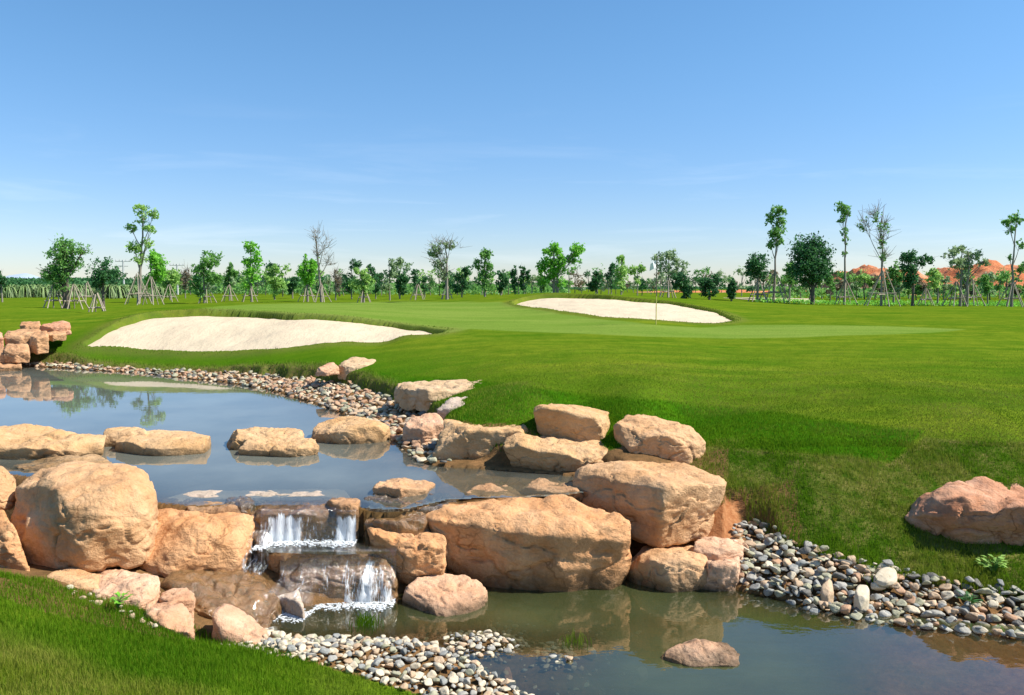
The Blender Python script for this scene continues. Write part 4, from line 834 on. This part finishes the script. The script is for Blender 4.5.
T(462, 66, 266, 'dark', 'dark irregular tree right of the half bare tree', [(468,270,5,4),(459,277,6,5),(466,285,6,5),(456,288,5,4)], nleaf=1200, r=.06)
T(485, 60, 249, 'mid', 'dark green tree with a flat round top left of centre', [(486,255,8,5,1.3),(478,264,4,5),(488,266,6,5),(485,276,7,6),(489,286,6,5)], nleaf=2100, r=.09)
T(501, 66, 271, 'dark', 'low spreading tree between the flat topped tree and the centre pair', auto(494,508,271,292,4,24), nleaf=900, r=.06)
T(515, 72, 270, 'dark', 'left one of two small dark trees near the centre', auto(511,519,270,292,3,25), nleaf=600, r=.05)
T(524, 72, 265, 'dark', 'right one of two small dark trees near the centre', auto(519,530,265,291,4,26), nleaf=800, r=.05)
T(557, 62, 243, 'bright', 'bright twin lobed tree in the centre, standing behind the far bunker', [(553,251,9,6,1.3),(576,249,7,6,1.2),(548,262,7,6),(560,262,8,6),(573,259,7,5),(541,267,5,5),(556,273,8,6),(545,279,6,5),(561,283,5,5,.6)], nleaf=4600, r=.11, trunks=2)
T(541, 72, 276, 'mid', 'small tree under the left lobe of the twin lobed tree', auto(537,548,276,292,3,28), nleaf=600, r=.05)
T(597, 70, 272, 'dark', 'dark small tree right of the twin lobed tree', auto(585,602,272,291,4,29), nleaf=1100, r=.06)
T(611, 72, 264, 'dark', 'narrow dark tree left of a pale column tree', [(613,268,4,5),(610,276,4,5),(612,285,3,4)], nleaf=700, r=.05)
T(621, 66, 255, 'light', 'pale column tree left of the flag', [(621,260,4,5),(622,270,6,6),(620,281,6,6)], nleaf=1300, r=.06)
T(637, 70, 265, 'light', 'pale open crowned tree just left of the flag', [(633,270,5,4),(641,269,4,4),(638,279,4,4,.6)], nleaf=650, r=.05)
T(668, 56, 250, 'grey', 'sparse pale tree with a wide crown right behind the flag', [(660,258,7,5),(670,255,8,5),(679,264,7,5),(665,268,7,5),(674,273,7,5),(684,271,5,4,.6)], nleaf=1700, r=.08)
T(684, 52, 272, 'dark', 'low dark tree in front of the sparse pale tree', auto(671,697,273,298,6,34), nleaf=2300, r=.08, bark=M_BARKD)
T(709, 53, 275, 'dark', 'round dark leaning tree at the right of the far bunker', [(704,284,7,6),(714,281,8,6),(708,291,8,5)], nleaf=1900, r=.08, bark=M_BARKD)
T(731, 52, 279, 'dark', 'compact dark shrub like tree above the tip of the far bunker', auto(724,739,280,300,5,36), nleaf=1900, r=.06, bark=M_BARKD)
T(757, 54, 253, 'dark', 'dark tree left of the tall thin tree on the right side', [(757,262,10,8,1.3),(760,274,8,7),(753,270,7,6)], nleaf=2300, r=.09)
T(773, 56, 206, 'mid', 'tall thin tree with a narrow crown left of the big dark round tree', [(778,211,8,5),(770,219,5,6),(780,224,6,6),(775,233,7,6),(771,243,5,5,.6),(779,240,5,5,.6)], lean=3, nleaf=1900, r=.08)
T(789, 62, 262, 'mid', 'green tree half hidden behind the big dark round tree', auto(780,796,262,285,4,39), nleaf=1000, r=.06)
T(812, 54, 234, 'dark', 'big dense dark round tree on the right', auto(790,834,236,290,12,40) + [(812,250,17,13,2),(810,268,18,14,2)], nleaf=9000, r=.14, bark=M_BARKD)
T(844, 54, 201, 'mid', 'very slim tall tree with a small tuft on top right of the big dark tree', [(843,207,7,5),(846,213,5,4),(842,220,4,3),(843,232,4,4,.5),(846,240,3,4,.4),(845,253,3,4,.4)], lean=-1, nleaf=900, r=.075)
T(881, 52, 212, 'mid', 'forked nearly bare tree leaning to the left on the right side', [(865,226,5,8,.3),(876,216,5,6,.4),(884,228,5,7,.4),(882,242,4,6,.7),(884,256,4,6,.8)], lean=-2, nleaf=450, r=.07, bare=1)
T(893, 58, 262, 'mid', 'leafy tree tucked behind the forked bare tree', auto(884,902,262,292,5,43), nleaf=1500, r=.07)
T(912, 52, 251, 'dark', 'dark twin crowned tree right of the forked bare tree', [(908,258,8,6,1.2),(924,260,8,5),(910,270,8,7),(912,283,7,7)], nleaf=3000, r=.09, bark=M_BARKD)
T(937, 58, 265, 'light', 'thin pale green tree before the red earth, left of the wide sparse one', auto(925,949,268,292,6,45), nleaf=1000, r=.06)
T(963, 52, 245, 'grey', 'wide sparse crowned tree in front of the red earth mounds', [(950,254,7,4),(962,249,8,4),(975,254,8,5),(956,263,8,5),(970,264,8,5),(983,262,5,4),(962,276,6,5,.6)], nleaf=2000, r=.09, trunks=2)
T(987, 58, 275, 'mid', 'small green tree at the foot of the red mounds', auto(980,994,275,294,4,47), nleaf=900, r=.05)
T(1011, 52, 215, 'mid', 'tall thin tree at the right frame edge with a small flat crown', [(1007,221,6,4),(1017,219,6,4),(1010,229,5,4,.6),(1020,244,4,4,.5),(1010,257,3,4,.4),(1022,268,5,5)], nleaf=1100, r=.085)
T(1040, 55, 240, 'mid', 'tree standing just beyond the right frame edge', auto(1028,1052,240,285,7,49), nleaf=1800, r=.08)
T(-30, 60, 245, 'mid', 'tree standing just beyond the left frame edge', auto(-48,-14,245,290,7,50), nleaf=2200, r=.1)
T(3, 66, 268, 'dark', 'dark low tree at the left frame edge behind the palm like rows', auto(-6,8,270,292,4,51), nleaf=900, r=.06)
for px, D_, h, l in [(55,46,1.3,'timber prop left of the broad far left tree'),(75,46,1.35,'timber prop under the broad far left tree'),(88,64,1.6,'timber prop between the broad and the dark crowned left trees'),(97,39,.95,'low wide timber prop nearest the pond in the left group'),(139,60,2.2,'tall timber prop under the tallest leaning tree'),(152,57,1.9,'bulky timber prop right of the tallest leaning tree'),
        (170,66,1.3,'timber prop at the pale small tree right of the tallest one'),(207,60,1.4,'timber prop under the lopsided tree'),(230,66,1.3,'timber prop between the lopsided and column shaped trees'),(250,62,1.4,'timber prop under the column shaped bright tree'),(308,62,1.4,'timber prop under the bright tree left of the leafless one'),(322,60,1.3,'timber prop under the leafless tree'),(364,58,1.1,'timber prop under the round light green tree'),(418,64,1.2,'timber prop at the two thin dark twins'),
        (447,60,1.0,'timber prop under the half bare tree'),(668,54,1.2,'timber prop under the sparse pale tree behind the flag'),(758,54,1.5,'timber prop under the dark tree on the right side'),(773,55,2.0,'timber prop at the tall thin tree left of the big dark one'),(844,54,1.5,'timber prop under the very slim tall tree'),(881,51,2.3,'tallest timber prop, round the forked nearly bare tree'),
        (925,54,1.1,'low timber prop right of the dark twin crowned tree'),(955,52,1.5,'left timber prop under the wide sparse tree'),(971,53,1.6,'right timber prop under the wide sparse tree'),(1011,52,1.6,'timber prop under the tall tree at the right frame edge')]:
    stake(px, D_, h, l)
# background: palm like plants in rows, thicket, distant woods
t = NT('frond_green'); c = t.mix(t.attr('rnd'), (.07, .15, .03), (.22, .31, .10)); p = t.pr(Base_Color=c, Roughness=.6); M_FROND = t.m
def fountain_mesh(seed):
    rg = np.random.default_rng(seed); V = []; Fc = []; rn = []
    for k in range(85):
        a = rg.uniform(0, 6.28); L = rg.uniform(.7, 1.25); hh = rg.uniform(1.1, 1.9); n = 6; w = .045; q = rg.random()
        for i in range(n):
            u = i / (n - 1); r_ = L * u ** .9; zz = .35 + hh * (u * 1.5 - u * u * 1.75); o = len(V); ww = w * (1 - .7 * u)
            V += [(math.cos(a) * r_ - math.sin(a) * ww, math.sin(a) * r_ + math.cos(a) * ww, zz), (math.cos(a) * r_ + math.sin(a) * ww, math.sin(a) * r_ - math.cos(a) * ww, zz)]; rn += [q, q]
            if i: Fc.append((o - 2, o - 1, o + 1, o))
    me = npmesh('fronds', V, [np.array(Fc)]); setattr_f(me, 'rnd', rn); me.materials.append(M_FROND); return me
fm = [fountain_mesh(900 + k) for k in range(4)]; tm = MB().tube([(0, 0, -.1), (0, 0, .45)], [.11, .09], 7).mesh('stem'); tm.materials.append(M_BARKD)
for i in range(54):
    px = -60 + (i % 27) * 8.6 + 4 * (i // 27) + random.uniform(-2, 2); D_ = 78 + 9 * (i // 27) + random.uniform(-2, 2); X, Y, Z = at(px, D_)
    o = empty('drooping_palm', (X, Y, Z), 'drooping green palm like plant in the rows behind the left trees', 'plant', 'palm like plants in rows behind the left trees'); o.rotation_euler.z = random.uniform(0, 6); s = random.uniform(1.0, 1.35); o.scale = (s, s, s)
    for nm, m_ in (('fronds', fm[i % 4]), ('stem', tm)):
        c_ = bpy.data.objects.new(nm, m_); COL.objects.link(c_); c_.parent = o
def thicket(name, pxr, Dr, hr, n, mats, seed, nl, size, label, group):
    rg = np.random.default_rng(seed); rr_ = random.Random(seed)
    for i in range(n):
        px = pxr[0] + (pxr[1] - pxr[0]) * (i + rg.uniform(-.3, .3)) / n; D_ = rg.uniform(*Dr); h = rg.uniform(*hr); X, Y, Z = at(px, D_)
        o = empty(name, (X, Y, Z), label, 'tree', group); mb = MB(); mb.tube([(0, 0, -.1), (rg.normal() * .1, 0, h * .5), (rg.normal() * .2, 0, h * .9)], [.06, .045, .015], 5)
        cl = [(rg.normal() * .22 * h * .6, rg.normal() * .2, h * rg.uniform(.3, .9), h * rg.uniform(.13, .26), h * rg.uniform(.1, .2), 1) for _ in range(5)]
        for c in cl: mb.tube([(0, 0, h * .35), c[:3]], [.03, .012], 4)
        link('trunk', mb.mesh('trunk'), M_BARK if i % 2 else M_BARKD, o); link('crown', leaves(cl, nl, size, rg), LM[mats[i % len(mats)]], o)
thicket('sapling', (775, 1060), (64, 80), (1.4, 2.7), 32, ['light', 'mid', 'brown', 'mid', 'grey'], 61, 420, .14, 'young tree in the thicket before the red earth mounds', 'saplings before the red earth')
thicket('sapling', (165, 560), (80, 120), (2.2, 3.8), 46, ['mid', 'dark', 'light', 'grey'], 62, 330, .16, 'small distant tree in the row behind the lawn left of centre', 'distant saplings left of centre')
thicket('sapling', (560, 790), (90, 150), (2.0, 4.2), 34, ['dark', 'mid', 'brown', 'grey'], 63, 260, .17, 'small distant tree in the row beyond the far bunker', 'distant saplings right of centre')
def woods(name, pxr, D_, h, n, mat, seed, size, label):
    rg = np.random.default_rng(seed); px = rg.uniform(*pxr, n); Dd = D_ * rg.uniform(.9, 1.15, n); X = (px - 512) / F * Dd
    hh = h * (.55 + .45 * (fbm(X / 9, Dd * 0, 0, 3, seed) * .5 + .5)); Zg = terrain(X, Dd); p = np.c_[X, Dd, Zg + hh * rg.random(n) ** .7]
    a = rg.normal(size=(n, 3)); a /= np.linalg.norm(a, axis=1)[:, None]; b = np.cross(a, rg.normal(size=(n, 3))); b /= np.linalg.norm(b, axis=1)[:, None]; s = size * rg.uniform(.6, 1.3, n)[:, None]
    V = np.stack([p - a * s, p - b * s * .6, p + a * s, p + b * s * .6], 1).reshape(-1, 3); i = np.arange(n)[:, None] * 4
    me = npmesh(name, V, [np.concatenate([i, i + 1, i + 2, i + 3], 1)], False); setattr_f(me, 'rnd', np.repeat(rg.random(n), 4)); link(name, me, LM[mat], kind='stuff', label=label, category='woodland')
woods('distant_woods', (-500, 330), 135, 3.3, 45000, 'dark', 71, .28, 'dark distant belt of trees on the left horizon')
woods('distant_woods', (300, 1500), 330, 1.6, 26000, 'dark', 72, .4, 'thin dark line of far trees along the horizon')
woods('distant_woods', (150, 570), 118, 2.0, 16000, 'mid', 75, .2, 'low green belt of bushes behind the left and centre trees')
woods('scrub', (770, 1400), 80, 1.15, 13000, 'mid', 73, .16, 'scrubby growth at the foot of the red earth mounds')
woods('scrub', (755, 1300), 57.5, .22, 8000, 'bright', 74, .07, 'strip of taller grass beneath the right trees')
# red earth mounds
t = NT('red_earth'); v = t.pos(); n1 = t.noise(t.map(v, (1, 1, .35)), .9, 6, .7, .6); n2 = t.noise(v, .25, 4)
c = t.mix(t.ramp(n1, (.35, .65)), (.50, .13, .035), (.64, .23, .08)); c = t.mix(t.ramp(n2, (.5, .7, 0, .5)), c, (.62, .38, .22)); p = t.pr(Base_Color=c, Roughness=.95); t.l.new(t.bump(n1, 1, .5), p.inputs['Normal']); M_RED = t.m
def mound(prof, D_, dep, seed, px0, px1, name='red_earth_mound'):
    n, m = 260, 50; X0, X1 = (px0 - 512) / F * D_, (px1 - 512) / F * D_; xs = np.linspace(X0, X1, n); pt = np.interp(512 + F * xs / D_, [q[0] for q in prof], [q[1] for q in prof])
    top = CH + (HZ - pt) * D_ / F; V = []
    for j in range(m):
        u = j / (m - 1); yy = D_ + dep * (u - .5); f = math.sin(PI * u) ** .6; zz = 1.5 + np.maximum(top - 1.5, 0) * f; rg_ = fbm(xs * .33, np.full(n, yy * .33), 0, 5, seed, .6)
        V.append(np.c_[xs, np.full(n, yy), zz + rg_ * .55 * f * np.clip((top - 1.8) / 1.5, 0, 1)])
    idx = np.arange(n * m).reshape(m, n); Qd = np.stack([idx[:-1, :-1], idx[:-1, 1:], idx[1:, 1:], idx[1:, :-1]], -1).reshape(-1, 4)
    return link(name, npmesh(name, np.concatenate(V), [Qd]), M_RED, kind='structure')
mound([(830,296),(850,271),(862,269),(872,280),(882,272),(893,270),(905,280),(930,285),(945,275),(955,267),(975,264),(990,269),(1000,277),(1012,266),(1030,263),(1070,268),(1120,285),(1150,296)], 112, 26, 81, 820, 1160)
mound([(560,297),(640,292),(690,291),(740,290.5),(790,291),(850,289),(1000,290),(1100,297)], 150, 18, 82, 540, 1120)
mound([(325,297),(338,292),(372,291.5),(390,293),(420,294),(470,291.5),(500,290.5),(520,292),(540,297)], 165, 14, 83, 320, 545)
# little far sand patches on the right
def patch(px, D_, w, d):
    bm = bmesh.new(); X, Y, _ = at(px, D_); vs = []
    for k in range(20):
        a = 2 * PI * k / 20; xx = X + math.cos(a) * w * (1 + .15 * math.sin(3 * a)); yy = Y + math.sin(a) * d; vs.append(bm.verts.new((xx, yy, groundz(xx, yy) + .05)))
    bm.faces.new(vs); bmesh.ops.triangulate(bm, faces=bm.faces); me = bpy.data.meshes.new('sand_patch'); bm.to_mesh(me); bm.free(); link('sand_patch', me, M_SAND, kind='structure')
patch(790, 66, 2.4, 5); patch(745, 62, 1.4, 2.5); patch(775, 72, 3.5, 4); patch(590, 88, 2.2, 4)
# low far hill, distance haze painted into its blue-grey colour
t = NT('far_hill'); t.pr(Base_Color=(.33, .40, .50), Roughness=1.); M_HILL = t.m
n = 60; xs = np.linspace(-3900, -2500, n); hh = 20 + 75 * np.exp(-((xs + 3350) / 170) ** 2) + 35 * np.exp(-((xs + 3650) / 150) ** 2) + 8 * fbm(xs / 60, xs * 0, 0, 3, 4)
V = np.concatenate([np.c_[xs, np.full(n, 5200.), np.zeros(n)], np.c_[xs, np.full(n, 5500.), hh], np.c_[xs, np.full(n, 5900.), np.zeros(n)]]); i = np.arange(n - 1)
link('hill', npmesh('hill', V, [np.concatenate([np.c_[i, i + 1, i + 1 + n, i + n], np.c_[i + n, i + n + 1, i + 1 + 2 * n, i + 2 * n]])]), M_HILL, kind='structure')
# ------------------------------------------------------------------ utility poles, flag
t = NT('pale_concrete'); t.pr(Base_Color=(.5, .5, .5), Roughness=.8); M_CONC = t.m
for px, top, D_, l in [(125, 260, 100, 'pale utility pole with crossarm left of the tallest tree'), (178.5, 264, 105, 'pale utility pole with crossarm right of the tallest tree')]:
    X, Y, Z = at(px, D_); H = P(px, top, D_)[2] - Z; o = empty('utility_pole', (X, Y, Z), l, 'utility pole', 'utility poles on the left')
    link('pole', MB().tube([(0, 0, -.2), (0, 0, H)], [.13, .09], 10).mesh('pole'), M_CONC, o)
    link('crossarm', MB().tube([(-.95, 0, H - .15), (.95, 0, H - .15)], [.05, .05], 6).mesh('crossarm'), M_CONC, o)
    link('crossarm', MB().tube([(-.6, 0, H - .75), (.6, 0, H - .75)], [.045, .045], 6).mesh('crossarm'), M_CONC, o)
    for dx in (-.85, -.4, .4, .85): link('insulator', MB().tube([(dx, 0, H - .12), (dx, 0, H + .05), (dx, 0, H + .12)], [.05, .04, .02], 8).mesh('insulator'), M_CONC, o)
X, Y, Z = cast(656, 325.5)[0], cast(656, 325.5)[1], 0; Z = groundz(X, Y); H = P(656, 257, Y)[2] - Z
o = empty('golf_flag', (X, Y, Z), 'white flag on a thin yellow and dark pole on the putting green', 'golf flag')
t = NT('flag_white'); t.pr(Base_Color=(.8, .8, .8), Roughness=.8); MF = t.m
t = NT('pole_yellow'); t.pr(Base_Color=(.55, .48, .12), Roughness=.5); MY = t.m
t = NT('pole_dark'); t.pr(Base_Color=(.12, .09, .07), Roughness=.5); MK = t.m
link('pole', MB().tube([(0, 0, -.05), (0, 0, H * .42)], [.014, .014], 8).mesh('pole'), MY, o); link('pole', MB().tube([(0, 0, H * .42), (0, 0, H)], [.014, .012], 8).mesh('pole'), MK, o)
V = []; Fc = []; nx_, nz_ = 9, 8
for k in range(2):
    for i in range(nx_):
        for j in range(nz_):
            u, w_ = i / (nx_ - 1), j / (nz_ - 1); V.append((-.02 - u * .16 - .03 * w_ * u, .05 * math.sin(u * 7 + w_ * 2) + .005 * k, H - .08 - w_ * .22 - u * .12))
for k in range(2):
    for i in range(nx_ - 1):
        for j in range(nz_ - 1): a_ = k * nx_ * nz_ + i * nz_ + j; Fc.append((a_, a_ + 1, a_ + nz_ + 1, a_ + nz_))
link('cloth', npmesh('cloth', V, [np.array(Fc)]), MF, o)
# ------------------------------------------------------------------ small plants
def leafy(px, D_, h, n, L, W, mat, label, z=None, name='leafy_plant'):
    X = (px - 512) / F * D_; Z = groundz(X, D_) if z is None else z; o = empty(name, (X, D_, Z), label, 'plant'); rg = np.random.default_rng(int(px)); st = MB(); V = []; Fc = []
    for k in range(n):
        a = rg.uniform(0, 6.28); r_ = rg.uniform(.15, .7) * h; hh = h * rg.uniform(.4, 1); tip = Vector((math.cos(a) * r_, math.sin(a) * r_, hh)); st.tube([(0, 0, -.02), tip * .5 + Vector((0, 0, h * .1)), tip], [.004, .003, .002], 4)
        for q in range(3):
            b = a + rg.normal() * 1.0; d = Vector((math.cos(b), math.sin(b), rg.uniform(-.2, .6))).normalized(); s = d.cross(Vector((0, 0, 1))).normalized() * W; o_ = len(V); base = tip * (1 - .2 * q)
            V += [base, base + d * L * .5 + s + Vector((0, 0, .006)), base + d * L, base + d * L * .5 - s + Vector((0, 0, .006))]; Fc.append((o_, o_ + 1, o_ + 2, o_ + 3))
    link('stem', st.mesh('stem'), LM['mid'], o); me = npmesh('leaves', [tuple(v) for v in V], [np.array(Fc)]); setattr_f(me, 'rnd', rg.random(len(V))); link('leaves', me, LM[mat], o)
leafy(1005, 7.75, .17, 16, .07, .02, 'light', 'leafy green weed in front of the large red brown boulder')
leafy(107, 6.35, .10, 9, .06, .014, 'bright', 'tiny green sprout between the low pink rocks', z=.42)
leafy(985, 7.35, .16, 12, .09, .006, 'dark', 'thin dark weed among the pebbles of the right bank')
def tuft(px, D_, n, h, label, z=0, dry=0):
    rg = np.random.default_rng(int(px)); X0 = (px - 512) / F * D_; V = []; F4 = []; F3 = []
    for k in range(n):
        X, Y = rg.normal(size=2) * (.07, .04); a = rg.uniform(0, 6.28); hh = h * rg.uniform(.5, 1.2); w = .003; l = rg.normal(size=2) * .35 * hh; o_ = len(V)
        V += [(X - w, Y, -.03), (X + w, Y, -.03), (X + w + l[0] * .4, Y + l[1] * .4, hh * .6), (X - w + l[0] * .4, Y + l[1] * .4, hh * .6), (X + l[0], Y + l[1], hh)]; F4.append((o_, o_ + 1, o_ + 2, o_ + 3)); F3.append((o_ + 3, o_ + 2, o_ + 4))
    me = npmesh('grass_tuft', V, [np.array(F4), np.array(F3)]); setattr_f(me, 'rnd', rg.random(len(V))); setattr_f(me, 'dry', np.full(len(V), dry)); o = link('grass_tuft', me, M_BLADE); o.location = (X0, D_, z); tag(o, label, 'grass tuft')
tuft(362, 6.95, 90, .10, 'small bright grass tuft growing from the plunge pool edge')
tuft(890, 7.6, 50, .12, 'thin grass tuft among the pebbles below the right slope', .12)
tuft(575, 6.6, 40, .07, 'tiny weed tuft in the shallows beside the gravel islet', 0, .5)
# ------------------------------------------------------------------ light and sky
EL, AZ = 49, 94
sun = bpy.data.lights.new('sun', 'SUN'); sun.energy = 5.0; sun.angle = math.radians(.53); sun.color = (1, .95, .86); so = bpy.data.objects.new('sun', sun); COL.objects.link(so)
dv = Vector((math.sin(math.radians(AZ)) * math.cos(math.radians(EL)), math.cos(math.radians(AZ)) * math.cos(math.radians(EL)), math.sin(math.radians(EL)))); so.rotation_euler = dv.to_track_quat('Z', 'Y').to_euler(); so.location = (30, -5, 40)
wd = bpy.data.worlds.new('World'); sc.world = wd; wd.use_nodes = True; nt = wd.node_tree; nt.nodes.clear(); N = nt.nodes.new; L = nt.links.new
out = N('ShaderNodeOutputWorld'); bg = N('ShaderNodeBackground'); sky = N('ShaderNodeTexSky'); sky.sky_type = 'NISHITA'; sky.sun_disc = False; sky.sun_elevation = math.radians(EL); sky.sun_rotation = math.radians(AZ); sky.altitude = 0; sky.air_density = 1.0; sky.dust_density = .15; sky.ozone_density = 3.5
tcn = N('ShaderNodeTexCoord'); mp = N('ShaderNodeMapping'); mp.inputs['Scale'].default_value = (1.2, 1.2, 11); L(tcn.outputs['Generated'], mp.inputs[0])
nz = N('ShaderNodeTexNoise'); nz.inputs['Scale'].default_value = 3.2; nz.inputs['Detail'].default_value = 6; nz.inputs['Roughness'].default_value = .6; nz.inputs['Distortion'].default_value = .5; L(mp.outputs[0], nz.inputs['Vector'])
mr = N('ShaderNodeMapRange'); mr.inputs[1].default_value = .52; mr.inputs[2].default_value = .78; L(nz.outputs['Fac'], mr.inputs[0])
sp = N('ShaderNodeSeparateXYZ'); L(tcn.outputs['Generated'], sp.inputs[0])
band = N('ShaderNodeMapRange'); band.inputs[1].default_value = .22; band.inputs[2].default_value = .05; L(sp.outputs[2], band.inputs[0])
mu = N('ShaderNodeMath'); mu.operation = 'MULTIPLY'; L(mr.outputs[0], mu.inputs[0]); L(band.outputs[0], mu.inputs[1]); mu2 = N('ShaderNodeMath'); mu2.operation = 'MULTIPLY'; L(mu.outputs[0], mu2.inputs[0]); mu2.inputs[1].default_value = .16
mx = N('ShaderNodeMix'); mx.data_type = 'RGBA'; L(mu2.outputs[0], mx.inputs[0]); HS_ = 1; hs_ = N('ShaderNodeHueSaturation'); hs_.inputs['Saturation'].default_value = 1.15; L(sky.outputs[0], hs_.inputs['Color']); el_ = N('ShaderNodeMapRange'); el_.interpolation_type = 'SMOOTHSTEP'; el_.inputs[1].default_value = 0.0; el_.inputs[2].default_value = .34; L(sp.outputs[2], el_.inputs[0])
tn = N('ShaderNodeMix'); tn.data_type = 'RGBA'; L(el_.outputs[0], tn.inputs[0]); tn.inputs[6].default_value = (.76, .78, .94, 1); tn.inputs[7].default_value = (.96, 1.06, 1.06, 1)
ml = N('ShaderNodeMix'); ml.data_type = 'RGBA'; ml.blend_type = 'MULTIPLY'; ml.inputs[0].default_value = 1; L(hs_.outputs[0], ml.inputs[6]); L(tn.outputs[2], ml.inputs[7]); L(ml.outputs[2], mx.inputs[6]); mx.inputs[7].default_value = (9, 9.2, 9.5, 1); L(mx.outputs[2], bg.inputs[0]); bg.inputs[1].default_value = .1; L(bg.outputs[0], out.inputs[0])
sc.render.engine = 'CYCLES'; sc.cycles.max_bounces = 8; sc.cycles.transparent_max_bounces = 16
vs = sc.view_settings; vs.view_transform = 'Standard'; vs.look = 'None'; vs.gamma = 1; vs.use_curve_mapping = False; vs.exposure = 0.68
sc.render.resolution_x = 1024; sc.render.resolution_y = 695
